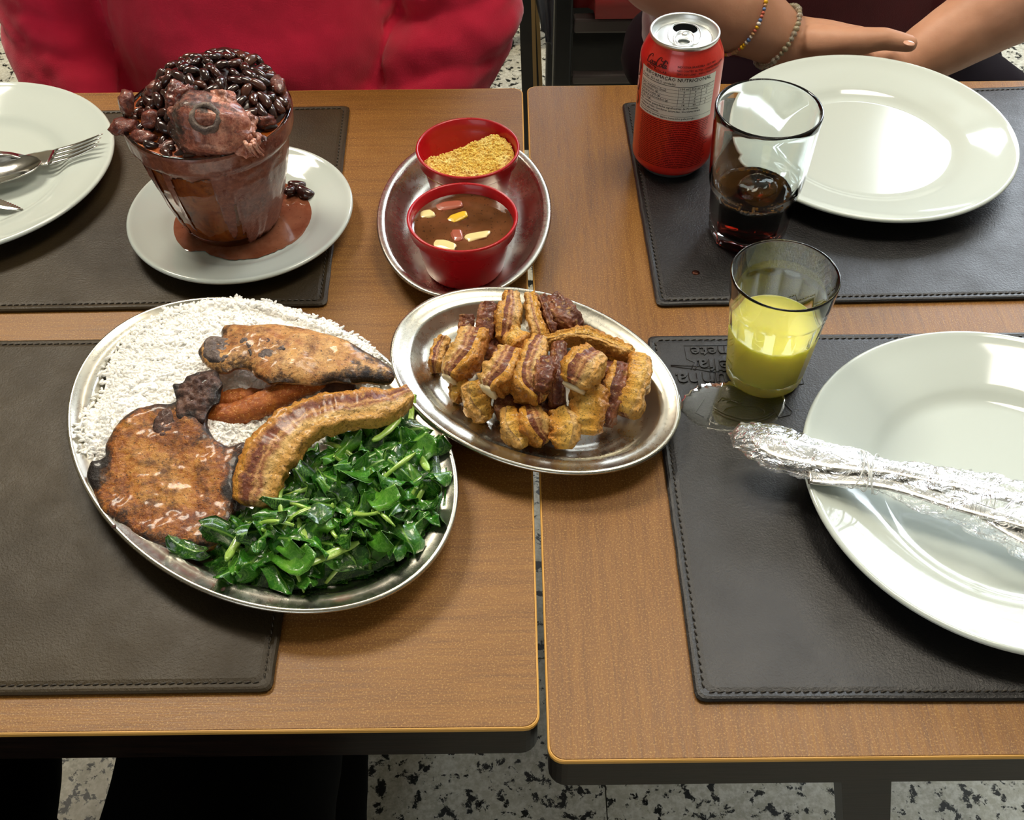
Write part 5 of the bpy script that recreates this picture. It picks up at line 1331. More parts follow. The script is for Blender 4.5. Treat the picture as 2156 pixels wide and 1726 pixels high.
A1 = math.atan2(-BY, -BX) ; ro = [(r, z) for r, z in bow_o[3:]] + [(0.0600, 0.1013)]
seg = 300; V = []; F = []; zz = np.linspace(0.0012, 0.1005, 84)
def ro_at(z):
    for (r0, z0_), (r1, z1_) in zip(bow_o[2:], bow_o[3:]):
        if z <= z1_: return r0 + (r1 - r0) * (z - z0_) / (z1_ - z0_ + 1e-9)
    return bow_o[-1][0]
idx = {}
for k_ in range(seg + 1):
    t = -PI + 2 * PI * k_ / seg; lo = film_low(t) + 0.004 * noise.noise(Vector((t * 6, 0, 0)))
    for j, z in enumerate(zz):
        e = (z - lo)
        thick_ = 0.00035 + 0.0007 * smooth01(e / 0.004) * smooth01(1 - (e - 0.004) / 0.03) if e > 0 else -0.0012
        thick_ += 0.0003 * noise.noise(Vector((t * 9, z * 120, 1)))
        r = ro_at(z) * vert_flute(A1 + t, z) + thick_; V.append((r * math.cos(A1 + t), r * math.sin(A1 + t), z)); idx[(k_, j)] = (len(V) - 1, e > -0.002)
for k_ in range(seg):
    for j in range(len(zz) - 1):
        q = [idx[(k_, j)], idx[(k_ + 1, j)], idx[(k_ + 1, j + 1)], idx[(k_, j + 1)]]
        if all(x[1] for x in q): F.append(tuple(x[0] for x in q))
o = obj('broth_film', mesh('broth_film', V, F), M['film_broth'], pot); o['label'] = 'reddish brown broth run down the outside of the bowl'
# beans
def bean_mesh(seed, L=0.0058):
    bmm = bmesh.new(); bmesh.ops.create_uvsphere(bmm, u_segments=14, v_segments=10, radius=1.0)
    for v in bmm.verts:
        x, y, z = v.co
        fat = max(1e-3, 1 - z * z) ** -0.13 if abs(z) < 0.999 else 1.0; x *= fat; y *= fat
        X = z * L; Y = x * L * 0.58; Z = y * L * 0.52
        Y += -0.20 * L * (1 - z * z) * 0.9 + 0.20 * L * 0.45; pass
        q = Vector((X, Y, Z)) * 200; s = 1 + 0.05 * noise.noise(q + Vector((seed, 0, 0)))
        v.co = Vector((X * s, Y * s, Z * s))
    me = bpy.data.meshes.new('bean'); bmm.to_mesh(me); bmm.free(); me.shade_smooth(); return me
m = MT('black_bean_skin', rough=0.18, spec=0.6, coat=0.5, coat_rough=0.08); oi = m.n('ShaderNodeObjectInfo'); a = m.noise(300, 3, 0.6)
m.set(Base_Color=m.mix(m.ramp(a, [(0.4, 0.0), (0.8, 0.4)]), m.ramp(oi.outputs['Random'], [(0.0, '#170a0a'), (0.45, '#28110f'), (0.8, '#3d1c14'), (1.0, '#553024')]), '#5e352a'), Normal=m.bump(a, 0.15, 0.0004)); M['bean'] = m.m
BM = [bean_mesh(i * 3.3, 0.0061 + 0.0003 * (i % 4)) for i in range(8)]
for b_ in BM: b_.materials.append(M['bean'])
HTOP = 0.1000
def dome(x, y):
    """top of the bean heap over the bowl's foot, highest at the back right"""
    r = math.hypot(x, y) / 0.061; c = math.hypot(x - 0.006, y - 0.014) / 0.058
    return HTOP - 0.004 + 0.0270 * max(0, 1 - c ** 2.2) ** 0.8 + 0.006 * max(0, 1 - r ** 2) + 0.003 * noise.noise(Vector((x, y, 0)) * 60)
heap = []
V, F = [], []
n1, n2 = 30, 72; V.append((0, 0, dome(0, 0) - 0.003))
for i in range(1, n1 + 1):
    for k_ in range(n2):
        r = 0.0590 * i / n1; x, y = r * math.cos(2 * PI * k_ / n2), r * math.sin(2 * PI * k_ / n2); V.append((x, y, dome(x, y) - 0.003 + 0.0015 * noise.noise(Vector((x, y, 1)) * 200)))
F += [(0, 1 + k_, 1 + (k_ + 1) % n2) for k_ in range(n2)]
for i in range(n1 - 1):
    for k_ in range(n2): a_ = 1 + i * n2 + k_; b_ = 1 + i * n2 + (k_ + 1) % n2; F.append((a_, a_ + n2, b_ + n2, b_))
for k_ in range(n2): V.append((V[1 + (n1 - 1) * n2 + k_][0] * 0.95, V[1 + (n1 - 1) * n2 + k_][1] * 0.95, 0.090))
for k_ in range(n2): a_ = 1 + (n1 - 1) * n2 + k_; b_ = 1 + (n1 - 1) * n2 + (k_ + 1) % n2; F.append((a_, a_ + n2, b_ + n2, b_))
hb = obj('stew_heap', mesh('stew_heap', V, F), simple('dark_bean_paste', '#2e120c', 0.3, coat=0.3), stew); hb['kind'] = 'stuff'
tag(stew, 'black bean stew heaped high above the rim of the glass bowl', 'bean stew')
rr = random.Random(5); pl = []; cnt = 0
hk = at(435, 255, 0.128); hkx, hky = hk.x - BX, hk.y - BY
for tr_i in range(6000):
    if cnt >= 270: break
    a = rr.random() * 2 * PI; r = 0.0555 * math.sqrt(rr.random()); x, y = r * math.cos(a), r * math.sin(a)
    z = dome(x, y)
    if any((x - p[0]) ** 2 + (y - p[1]) ** 2 + (z - p[2]) ** 2 < 0.0076 ** 2 for p in pl): continue
    pl.append((x, y, z)); e = 0.002
    nx = Vector((-(dome(x + e, y) - z) / e, -(dome(x, y + e) - z) / e, 1)).normalized()
    o = bpy.data.objects.new('bean', rr.choice(BM)); COL.objects.link(o); o.parent = stew
    o.location = Vector((x, y, z + rr.uniform(-0.0005, 0.0012)))
    qn = nx.to_track_quat('Z', 'X').to_matrix() @ Matrix.Rotation(rr.random() * 6.28, 3, 'Z') @ Matrix.Rotation((rr.random() - 0.5) * 1.0, 3, 'X') @ Matrix.Rotation((rr.random() - 0.5) * 0.9, 3, 'Y')
    o.rotation_euler = qn.to_euler(); s = rr.uniform(0.85, 1.15); o.scale = (s, s, s); cnt += 1
# torn scraps of cooked meat among the beans
M['stewed'] = meat_mat('stewed_pork', [(0.36, '#3a1512'), (0.48, '#6b2f24'), (0.58, '#a05c44'), (0.68, '#c98a68')], 38, 0.28, coat=0.5, char=False, spk_scale=160)
def lump(name, loc, sx, sy, sz, rot, mt, seed, label=None, cat=None, parent=None, amp=0.35, sub=4, fs=1.6):
    bmm = bmesh.new(); bmesh.ops.create_icosphere(bmm, subdivisions=sub, radius=1.0)
    for v in bmm.verts:
        q = v.co.copy(); s = 1 + amp * noise.noise(q * fs + Vector((seed, 0, 0))) + amp * 0.4 * noise.noise(q * fs * 2.7 + Vector((0, seed, 0))) + amp * 0.15 * noise.noise(q * fs * 7)
        v.co = Vector((q.x * sx * s, q.y * sy * s, q.z * sz * s))
    me = bpy.data.meshes.new(name); bmm.to_mesh(me); bmm.free(); me.shade_smooth()
    o = obj(name, me, mt, parent, loc=(Vector(loc) - parent.location) if parent else loc, rot=rot); tag(o, label, cat); return o
for i, (px, py, h, sx, sy, sz, rz) in enumerate(((268, 215, .118, .006, .010, .009, .2), (262, 268, .108, .010, .007, .006, .4), (300, 290, .107, .011, .006, .005, -.3), (345, 310, .104, .013, .006, .004, .1), (330, 185, .122, .009, .006, .005, .6), (372, 165, .128, .011, .005, .004, .1),
      (555, 255, .112, .009, .006, .005, .4), (600, 210, .112, .004, .010, .005, .3), (585, 180, .120, .006, .009, .005, .2), (400, 325, .104, .012, .006, .004, .1), (540, 290, .105, .012, .004, .004, -.7), (320, 250, .115, .008, .006, .006, .9), (595, 240, .104, .003, .005, .003, .3))):
    lump('meat_scrap', at(px, py, h), sx, sy, sz, (0.3 * math.sin(i), 0.2 * math.cos(i), rz), M['stewed'], i * 2.1, parent=stew, sub=3)
# the knuckle: a stub of bone-in pork standing in the front of the heap
M['pork_pink'] = meat_mat('stewed_knuckle_meat', [(0.36, '#5a2a24'), (0.45, '#a05a48'), (0.54, '#d0927a'), (0.68, '#e8c4aa')], 26, 0.25, speck_amt=0.25, coat=0.5, char=True, streak=(70, 12, 12))
kp = at(430, 320, 0.104); kt = at(440, 232, 0.1350)
kk = empty('pork_knuckle', (kp.x, kp.y, kp.z), label='stewed pork knuckle with a round marrow bone sticking out of the beans', cat='meat')
pts = [at(430, 316, 0.103), at(433, 292, 0.114), at(438, 262, 0.125), at(441, 222, 0.138)]
P = catmull(pts, 9); n = len(P); fr = frames(P); seg = 56; V = []; F = []; ch = []
axx = (P[-1] - P[0]).normalized(); side = Vector((1, 0, 0)); oth = axx.cross(side).normalized(); side = oth.cross(axx)
for i, p in enumerate(P):
    u = i / (n - 1); rx = interp([(0, .0215), (.4, .0270), (.9, .0265), (1.0, .0235)], u); ry = interp([(0, .0115), (.6, .0165), (1, .0150)], u)
    for k_ in range(seg):
        a = 2 * PI * k_ / seg; q = p + side * (rx * math.cos(a) * (1.0 + 0.10 * math.cos(a))) + oth * (ry * math.sin(a)); nn = (q - p).normalized()
        q2 = q + nn * (0.0028 * noise.noise(q * 85) + 0.0009 * fbm(q, 300, 3)); V.append(q2); ch.append(0.95 * max(0, -math.cos(a) * 0.9 - 0.1) + 0.3 * (1 - u) + 0.25 * max(0, math.sin(a)))
V.append(P[-1] + axx * 0.0015); ch.append(0.6); L_ = len(V) - 1
for i in range(n - 1):
    for k_ in range(seg): F.append((i * seg + k_, i * seg + (k_ + 1) % seg, (i + 1) * seg + (k_ + 1) % seg, (i + 1) * seg + k_))
# rounded top
b0 = (n - 1) * seg; prev = list(range(b0, b0 + seg))
for s_, up_ in ((0.88, 0.0024), (0.68, 0.0034), (0.40, 0.0036)):
    cur = []
    for k_ in range(seg):
        c_ = P[-1]; v = Vector(V[b0 + k_]); q = c_ + (v - c_) * s_ + axx * up_; q += axx * (0.0016 * noise.noise(q * 160)); cur.append(len(V)); V.append(q); ch.append(0.7 if math.cos(2 * PI * k_ / seg) < 0.1 else 0.3)
    for k_ in range(seg): F.append((prev[k_], prev[(k_ + 1) % seg], cur[(k_ + 1) % seg], cur[k_]))
    prev = cur
for k_ in range(seg): F.append((prev[k_], prev[(k_ + 1) % seg], L_))
V = [tuple(v) for v in V]
wobj('meat', V, F, M['pork_pink'], kk, attr={'char': ch})
# marrow bone: a ring facing the viewer
axr = (axx + 0.75 * (Vector((0, 0, T + CH)) - P[-1]).normalized()).normalized(); cdir = (Vector((0, 0, T + CH)) - P[-1]).normalized(); axr = (cdir * 0.9 + Vector((0, 0, 0.35))).normalized(); eye_ = Vector((0, 0, T + CH)); ray = (at(428, 238, 0.13) - eye_).normalized()
c = min((Vector(v) for v in V if ((Vector(v) - eye_) - ray * (Vector(v) - eye_).dot(ray)).length < 0.0035), key=lambda v: (v - eye_).length) - cdir * 0.0014
prof = [(0, -0.010), (0.0040, -0.0095), (0.0048, -0.0030), (0.0062, 0.0004), (0.0078, 0.0010), (0.0093, -0.0004), (0.0098, -0.0030), (0.0090, -0.0080)][::-1]
V, F = lathe(prof, 48); R3 = axr.to_track_quat('Z', 'Y').to_matrix()
V = [c + R3 @ (Vector(v) * (1.12 + 0.14 * noise.noise(Vector(v) * 260))) for v in V]; o = wobj('marrow_bone', V, F, M['bone_pale'], kk); o['label'] = 'grey ring of marrow bone'
V, F = lathe([(0.0050, -0.0060), (0.0050, -0.0032), (0.0030, -0.0024), (0, -0.0022)], 32); V = [c + R3 @ (Vector(v) * 1.25) for v in V]; wobj('marrow', V, F, M['bone'], kk)
for (px, py, h, sx, sy, sz, mt, sd) in ((378, 208, .134, .0105, .0090, .0120, 'stewed', 3.0), (392, 250, .126, .0085, .0080, .0110, 'stewed', 8.0), (500, 262, .122, .0130, .0090, .0120, 'pork_pink', 5.0), (520, 300, .110, .0080, .0070, .0100, 'pork_pink', 6.0), (470, 212, .134, .0110, .0080, .0070, 'pork_pink', 9.0)):
    lump('meat_lobe', at(px, py, h), sx, sy, sz, (0.3 * sd, 0.1, sd), M[mt], sd, parent=kk, amp=0.45, sub=5, fs=1.3)
# shredded fibres at its right end
k = MB()
for i in range(16):
    x0 = 500 + rr.random() * 35; y0 = 262 + rr.random() * 45; P = catmull([at(x0, y0, 0.121), at(x0 + 8, y0 + 14, 0.112), at(x0 + 14 + 8 * rr.random(), y0 + 26, 0.106)], 4)
    V, F = tube(P, [0.0016 * (1 - 0.6 * j / (len(P) - 1)) for j in range(len(P))], 6); k.add(V, F)
o = wobj('meat_fibres', k.V, k.F, M['pork_pink'], kk, attr=None)
o['kind'] = 'stuff'; o['label'] = 'torn pinkish meat fibres'

# ------------------------------------------------------------------ spilt broth in the saucer and the three beans
m = MT('spilt_bean_broth', rough=0.10, spec=0.5, coat=0.5, coat_rough=0.05); a = m.noise(40, 4, 0.6); b = m.noise(420, 2, 0.6)
m.set(Base_Color=m.mix(m.ramp(b, [(0.66, 0.0), (0.74, 0.7)]), m.ramp(a, [(0.35, '#6e3d28'), (0.65, '#8c5a42')]), '#3a1a10')); M['spill'] = m.m
o = blob_pool('spilt_broth', [(352, 470), (362, 505), (390, 528), (425, 528), (455, 540), (500, 547), (550, 540), (600, 520), (640, 490), (662, 455), (666, 420), (655, 398), (630, 385), (600, 372), (560, 375), (480, 390), (400, 420), (360, 445)], MH + 0.0046, 0.0004, M['spill'], rag=0.0015)
tag(o, 'pool of spilt reddish brown broth in the white saucer', 'sauce')
for i, (px, py, rz, lb) in enumerate(((612, 400, 1.2, 'left one of three black beans lying in the saucer'), (626, 390, 0.3, 'back one of three black beans lying in the saucer'), (643, 405, -0.4, 'right one of three black beans lying in the saucer'))):
    o = bpy.data.objects.new('black_bean', BM[i]); COL.objects.link(o); o.location = at(px, py, MH + 0.0085); o.rotation_euler = (0.2, 0.3, rz); o.scale = (1.25, 1.3, 1.3); tag(o, lb, 'bean', 'black beans in the saucer')
# crumbs on the table
for i, (px, py) in enumerate(((1273, 215), (1290, 233))):
    pass
for (px, py, lb) in ((470, 1240, 'tiny burnt crumb on the rim of the big platter'), (240, 1108, 'small burnt crumb beside the chop on the platter rim')):
    lump('burnt_crumb', at(px, py, MH + 0.0200), .0016, .0012, .0008, (0, 0, 1), M['bone'], px, lb, 'crumb', sub=2)
for (px, py) in ((158, 806), (186, 880), (176, 915), (907, 1005)):
    pass

# ------------------------------------------------------------------ people
def prims_mesh(prims):
    bmm = bmesh.new()
    def ell(c, r, rot=None):
        r = r if hasattr(r, '__len__') else (r, r, r)
        Mx = Matrix.Translation(c) @ (rot.to_4x4() if rot is not None else Matrix()) @ Matrix.Diagonal((r[0], r[1], r[2], 1))
        bmesh.ops.create_uvsphere(bmm, u_segments=24, v_segments=16, radius=1.0, matrix=Mx)
    def tub(p0, p1, r0, r1):
        p0, p1 = Vector(p0), Vector(p1); d = p1 - p0; q = d.to_track_quat('Z', 'Y').to_matrix().to_4x4()
        bmesh.ops.create_cone(bmm, cap_ends=True, segments=24, radius1=r0, radius2=r1, depth=d.length, matrix=Matrix.Translation((p0 + p1) / 2) @ q)
    def loft(c, rows):
        n = 40; prev = None
        for (z, rx, ry, dx, dy) in rows:
            cur = [bmm.verts.new((c[0] + dx + rx * math.cos(2 * PI * k / n), c[1] + dy + ry * math.sin(2 * PI * k / n), z)) for k in range(n)]
            if prev:
                for k in range(n): bmm.faces.new((prev[k], prev[(k + 1) % n], cur[(k + 1) % n], cur[k]))
            else: bmm.faces.new(cur[::-1])
            prev = cur
        bmm.faces.new(prev)
    for p in prims:
        if p[0] == 'e': ell(p[1], p[2], p[3] if len(p) > 3 else None)
        elif p[0] == 'c':
            pts, rs = p[1], p[2]
            for i, (q, r) in enumerate(zip(pts, rs)):
                ell(q, r)
                if i: tub(pts[i - 1], q, rs[i - 1], r)
        elif p[0] == 'l': loft(p[1], p[2])
    me = bpy.data.meshes.new('tmp'); bmm.to_mesh(me); bmm.free(); return me
def fused(name, prims, voxel, mt, parent, smooth_n=8, disp=None):
    me = prims_mesh(prims); o = bpy.data.objects.new('tmp', me); COL.objects.link(o)
    r = o.modifiers.new('r', 'REMESH'); r.mode = 'VOXEL'; r.voxel_size = voxel; r.use_smooth_shade = True
    s = o.modifiers.new('s', 'SMOOTH'); s.iterations = smooth_n; s.factor = 0.5
    dg = bpy.context.evaluated_depsgraph_get(); m2 = bpy.data.meshes.new_from_object(o.evaluated_get(dg)); bpy.data.objects.remove(o)
    n = len(m2.vertices); co = np.zeros(n * 3, dtype=np.float32); m2.vertices.foreach_get('co', co); co = co.reshape(-1, 3)
    if disp:
        nr = np.zeros(n * 3, dtype=np.float32); m2.vertex_normals.foreach_get('vector', nr); nr = nr.reshape(-1, 3)
        for i in range(n): co[i] += nr[i] * disp(Vector(co[i]))
    co -= np.array(parent.location, dtype=np.float32); m2.vertices.foreach_set('co', co.ravel()); m2.name = name; m2.shade_smooth(); m2.update()
    return obj(name, m2, mt, parent)
def cloth(name, c, c2=None):
    m = MT(name, c, 0.85, sheen=0.25); a = m.noise(900, 2, 0.6); b = m.noise(14, 4, 0.6)
    m.set(Base_Color=m.mix(m.ramp(b, [(0.35, 0.0), (0.7, 1.0)]), c, c2 or c), Normal=m.bump(a, 0.5, 0.0008)); return m.m
M['sweater'] = cloth('red_knit', '#d41440', '#bb1034'); M['maroon'] = cloth('maroon_jersey', '#52101c', '#450c17'); M['trousers'] = MT('black_cloth', '#030303', 0.9, spec=0.08).m; M['dark_maroon'] = MT('dark_maroon_cloth', '#12040a', 0.9, spec=0.1).m; M['denim'] = cloth('dark_denim', '#1b2230')
m = MT('skin', rough=0.5, spec=0.4, sss=0.12); a = m.noise(420, 4, 0.7); b = m.noise(16, 4, 0.6)
m.b.inputs['Subsurface Radius'].default_value = (1.0, 0.35, 0.2)
m.set(Base_Color=m.ramp(b, [(0.35, '#b58468'), (0.65, '#c6957a')]), Normal=m.bump(a, 0.25, 0.0006)); M['skin'] = m.m
M['hair'] = MT('dark_hair', '#150d09', 0.5).m
def head_prims(c):
    x, y, z = c   # faces -y
    return [('e', (x, y + .01, z + .015), (.075, .092, .100)), ('e', (x, y - .035, z - .045), (.055, .058, .065)), ('e', (x, y - .102, z - .022), (.012, .016, .018)), ('e', (x, y - .094, z + .002), (.008, .010, .025)),
            ('e', (x - .077, y + .005, z - .01), (.010, .018, .030)), ('e', (x + .077, y + .005, z - .01), (.010, .018, .030)), ('e', (x, y - .088, z - .062), (.024, .010, .007)), ('e', (x, y - .086, z - .072), (.020, .009, .006)),
            ('e', (x - .030, y - .078, z + .016), (.022, .014, .008)), ('e', (x + .030, y - .078, z + .016), (.022, .014, .008)), ('c', [(x, y + .012, z - .06), (x, y + .03, z - .16)], [.052, .056])]
def head_extra(c, parent, long_hair=True):
    x, y, z = c
    fused('hair', [('e', (x, y + .022, z + .030), (.084, .094, .100))] + ([('c', [(x, y + .07, z), (x, y + .10, z - .12), (x, y + .11, z - .24)], [.07, .065, .04])] if long_hair else []), 0.006, M['hair'], parent, 4, lambda p: 0.003 * noise.noise(Vector((p.x * 140, p.y * 40, p.z * 18))))
    for s in (-1, 1):
        e = lump('eye', (x + s * .030, y - .082, z + .002), .0115, .0115, .0115, (0, 0, 0), simple('eye_white', '#d9d4cc', 0.2), 1, parent=parent, amp=0, sub=3)
        i_ = lump('iris', (x + s * .030, y - .0905, z + .001), .0052, .0035, .0052, (0, 0, 0), simple('iris_brown', '#2a160c', 0.1), 1, parent=parent, amp=0, sub=2)
def seat_chair(x, y, label, face=1):
    """simple dark wooden restaurant chair; face=+1: the sitter looks towards -y"""
    t = empty('dining_chair', (x, y, 0), label=label, cat='chair')
    k = MB().box((-.21, -.20, .395), (.21, .20, .425)); obj('seat', k.me('seat', False), M['dark_wood'], t)
    for sx in (-.185, .185):
        for sy in (-.175, .175):
            top = .395 if sy * face < 0 else .86
            k = MB().box((sx - .016, sy - .016, .001), (sx + .016, sy + .016, top)); obj('leg', k.me('leg', False), M['dark_wood'], t)
    for z in (.62, .74):
        k = MB().box((-.170, face * .175 - .008, z), (.170, face * .175 + .008, z + .055)); obj('back_slat', k.me('back_slat', False), M['dark_wood'], t)
    return t

# person in the red sweater
px_, py_ = -0.260, 1.115
per = empty('person', (px_, py_, 0.0), label='person in a red long-sleeved sweater sitting behind the bean pot, hands in lap', cat='person')
hc = (px_, py_ - .02, 1.325)
legs = []
for s in (-1, 1):
    legs.append(('c', [(px_ + s * .085, py_ - .02, .52), (px_ + s * .09, py_ - .37, .535), (px_ + s * .10, py_ + .02, .10)], [.085, .062, .045]))
    legs.append(('e', (px_ + s * .10, py_ - .05, .048), (.045, .12, .040)))
hands = []
for s, hx in ((-1, -.315), (1, -.185)):
    hands.append(('e', (hx, .955, .600), (.040, .045, .020)))
    for q in range(4): hands.append(('c', [(hx + (q - 1.5) * .018 , .925, .600), (hx + (q - 1.5) * .018 - s * .008, .895, .597), (hx + (q - 1.5) * .017 - s * .012, .880, .586)], [.0085, .0078, .0068]))
    hands.append(('c', [(hx - s * .030, .955, .605), (hx - s * .048, .935, .603), (hx - s * .052, .915, .596)], [.011, .010, .008]))
fused('body', head_prims(hc) + hands + [('l', (px_, py_), [(.50, .15, .11, 0, 0), (.75, .145, .105, 0, 0), (1.05, .13, .08, 0, 0), (1.16, .07, .06, 0, 0)])], 0.0055, M['skin'], per, 4)
head_extra(hc, per)
fused('trousers', legs + [('e', (px_, py_ + .02, .52), (.185, .15, .09))], 0.012, M['denim'], per, 5)
def folds(amp, cx):
    def f(p):
        sl = abs(p.x - cx) > 0.135
        if sl:
            q = Vector((p.x * 9, p.y * 9, p.z * 26 + p.x * 14 * (1 if p.x < cx else -1)))
            return amp * (abs(noise.noise(q)) * 2.2 - 0.45) + amp * 0.3 * noise.noise(p * 60)
        return amp * 0.7 * noise.noise(Vector((p.x * 7, p.y * 7, p.z * 18))) + amp * 0.15 * noise.noise(p * 70)
    return f
sw = [('l', (px_, py_), [(.47, .170, .130, 0, 0), (.56, .160, .150, 0, 0), (.66, .158, .165, 0, -.006), (.74, .155, .158, 0, -.004), (.82, .158, .138, 0, 0), (.93, .165, .128, 0, 0), (1.02, .180, .115, 0, .005), (1.08, .170, .090, 0, .01), (1.12, .100, .072, 0, .01), (1.145, .075, .066, 0, .01)]),
      ('c', [(px_ - .165, py_ + .01, 1.05), (px_ - .198, py_ - .005, .86), (px_ - .198, py_ - .050, .735), (px_ - .165, py_ - .105, .655), (px_ - .075, py_ - .150, .615)], [.066, .060, .0585, .052, .040]),
      ('c', [(px_ + .165, py_ + .01, 1.05), (px_ + .205, py_ - .005, .86), (px_ + .210, py_ - .050, .735), (px_ + .160, py_ - .105, .655), (px_ + .070, py_ - .150, .615)], [.066, .060, .0585, .054, .040])]
fused('sweater', sw, 0.0055, M['sweater'], per, 5, folds(0.0075, px_))
seat_chair(px_, py_ + .06, 'dark wooden chair under the person in the red sweater')

# person in the maroon shirt, forearms crossed behind the far plate
qx, qy = 0.345, 1.310
pr2 = empty('person', (qx, qy, 0.0), label='person in a maroon shirt with beaded bracelets and crossed forearms behind the far plate', cat='person')
hc = (qx, qy - .02, 1.335)
E1, W1 = at(1395, -75, 0.035), at(1655, 88, -0.035)
F1 = at(1545, 20, 0.0)
E2, F2_, W2 = at(2235, -55, 0.03), at(2060, 45, -0.02), at(1925, 128, -0.055)
pr = [('c', [(qx - .150, qy + .01, 1.045), E1, F1 , W1], [.050, .048, .0415, .0285]),
      ('c', [(qx + .145, qy + .01, 1.045), E2, F2_, W2, at(1840, 160, -0.07)], [.050, .047, .0385, .0290, .027])]
# hand over the other wrist: palm, thumb on top, fingers closing down on the far side of the forearm
pm1, pm2 = at(1735, 98, -0.038), at(1800, 104, -0.042)
pr += [('c', [W1, pm1, pm2], [.0270, .0265, .0235]), ('c', [at(1735, 120, -0.045), at(1800, 130, -0.050)], [.026, .023])]
pr += [('c', [at(1720, 90, -0.026), at(1790, 88, -0.016), at(1862, 82, -0.010), at(1914, 92, -0.012)], [.0190, .0150, .0112, .0088])]
fing = [((1815, 112), (1868, 120), (1900, 138), 0.0), ((1812, 124), (1868, 136), (1896, 158), -.006), ((1806, 136), (1856, 152), (1880, 172), -.012), ((1796, 148), (1838, 164), (1858, 180), -.018)]
for a_, b_, c_, dz in fing: pr.append(('c', [at(*a_, -0.044 + dz), at(*b_, -0.038 + dz), at(*c_, -0.052 + dz)], [.0105, .0094, .0080]))
h2x = at(1760, 190, -0.085)
pr += [('e', h2x, (.040, .030, .018))]
for q in range(4): pr.append(('c', [h2x + Vector((-.02, (q - 1.5) * .015, 0)), h2x + Vector((-.055, (q - 1.5) * .015, -.003)), h2x + Vector((-.075, (q - 1.5) * .014, -.014))], [.0090, .0082, .0070]))
pr += [('c', [h2x + Vector((.01, -.025, 0)), h2x + Vector((-.012, -.043, -.002)), h2x + Vector((-.030, -.050, -.006))], [.011, .010, .008])]
pr += head_prims(hc) + [('l', (qx, qy), [(.50, .15, .10, 0, 0), (.75, .14, .095, 0, 0), (1.05, .13, .08, 0, 0), (1.17, .07, .06, 0, 0)])]
fused('body', pr, 0.0032, M['skin'], pr2, 4, lambda p: 0.0006 * noise.noise(p * 60))
head_extra(hc, pr2)
nd = at(1914, 91, -0.0045); o = lump('thumbnail', nd, .0058, .0044, .0014, (0.1, 0.1, -0.1), simple('nail', '#d9a58c', 0.25, coat=0.5), 1, parent=pr2, amp=0, sub=3)
legs = []
for s in (-1, 1):
    legs.append(('c', [(qx + s * .085, qy - .02, .52), (qx + s * .10, qy - .44, .535), (qx + s * .10, qy - .02, .10)], [.085, .062, .045])); legs.append(('e', (qx + s * .10, qy - .09, .048), (.045, .12, .040)))
fused('trousers', legs + [('e', (qx + .05, qy + .02, .54), (.25, .17, .10)), ('e', (qx + .06, qy - .12, .56), (.24, .12, .075))], 0.012, M['dark_maroon'], pr2, 5, lambda p: 0.003 * noise.noise(p * 25))
sh = [('l', (qx, qy), [(.47, .21, .130, .05, 0), (.56, .225, .150, .05, 0), (.66, .22, .155, .05, 0), (.76, .20, .145, .035, 0), (.85, .172, .130, 0, 0), (.94, .175, .135, 0, -.004), (1.03, .165, .115, 0, .005), (1.09, .155, .090, 0, .01), (1.13, .100, .072, 0, .01), (1.155, .075, .066, 0, .01)]),
      ('c', [(qx - .150, qy + .01, 1.045), Vector((qx - .150, qy + .01, 1.045)).lerp(E1, .55)], [.064, .060]), ('c', [(qx + .145, qy + .01, 1.045), Vector((qx + .145, qy + .01, 1.045)).lerp(E2, .55)], [.058, .054])]
fused('shirt', sh, 0.006, M['maroon'], pr2, 5, folds(0.0035, qx))
seat_chair(qx + .08, qy + .06, 'dark wooden chair under the person in the maroon shirt')
def bracelet(label, c, ax, R, n, r0, mats, rr_):
    t = empty('bracelet', Vector(c) - Vector(pr2.location), label=None, parent=pr2); t['label'] = label
    ax = ax.normalized(); s1 = ax.cross(Vector((0, 0, 1))).normalized(); s2 = ax.cross(s1)
    pts = [s1 * (R * math.cos(a)) + s2 * (R * math.sin(a)) for a in np.linspace(0, 2 * PI, 49)]
    V, F = tube(pts, 0.0006, 6, False); obj('cord', mesh('cord', V, F), simple('bracelet_cord', '#8b7a5a', 0.6), t)
    bmm = bmesh.new(); bmesh.ops.create_icosphere(bmm, subdivisions=2, radius=1.0); me0 = bpy.data.meshes.new('bead'); bmm.to_mesh(me0); bmm.free(); me0.shade_smooth()
    mes = []
    for mt in mats: mm = me0.copy(); mm.materials.append(mt); mes.append(mm)
    for i in range(n):
        a = 2 * PI * i / n; o = bpy.data.objects.new('bead', rr_.choice(mes)); COL.objects.link(o); o.parent = t
        o.location = s1 * (R * math.cos(a)) + s2 * (R * math.sin(a)); tg = -s1 * math.sin(a) + s2 * math.cos(a)
        o.rotation_euler = tg.to_track_quat('Z', 'Y').to_euler(); s = r0 * rr_.uniform(0.85, 1.15); o.scale = (s, s, s * 0.9)
    return t
rr = random.Random(9); axd = (W1 - F1)
bm_ = [simple('bead_' + n_, c_, 0.3) for n_, c_ in (('blue', '#1a2242'), ('pink', '#cf8a78'), ('white', '#d6cdc2'), ('tan', '#b58a5e'), ('yellow', '#d9a810'), ('coral', '#c0604a'), ('sky', '#5c78a8'))]
bracelet('bracelet of small multicoloured beads', F1.lerp(W1, 0.10) + Vector((0, 0, 0)), axd + Vector((0.01, 0.015, 0.0)), 0.0425, 74, 0.0021, bm_, rr)
bracelet('bracelet of clear glass beads', F1.lerp(W1, 0.83), axd, 0.0335, 38, 0.0031, [MT('clear_bead', '#e8e4d4', 0.05, trans=0.75, ior=1.5).m, MT('smoky_bead', '#cfc7a8', 0.08, trans=0.6, ior=1.5).m], rr)

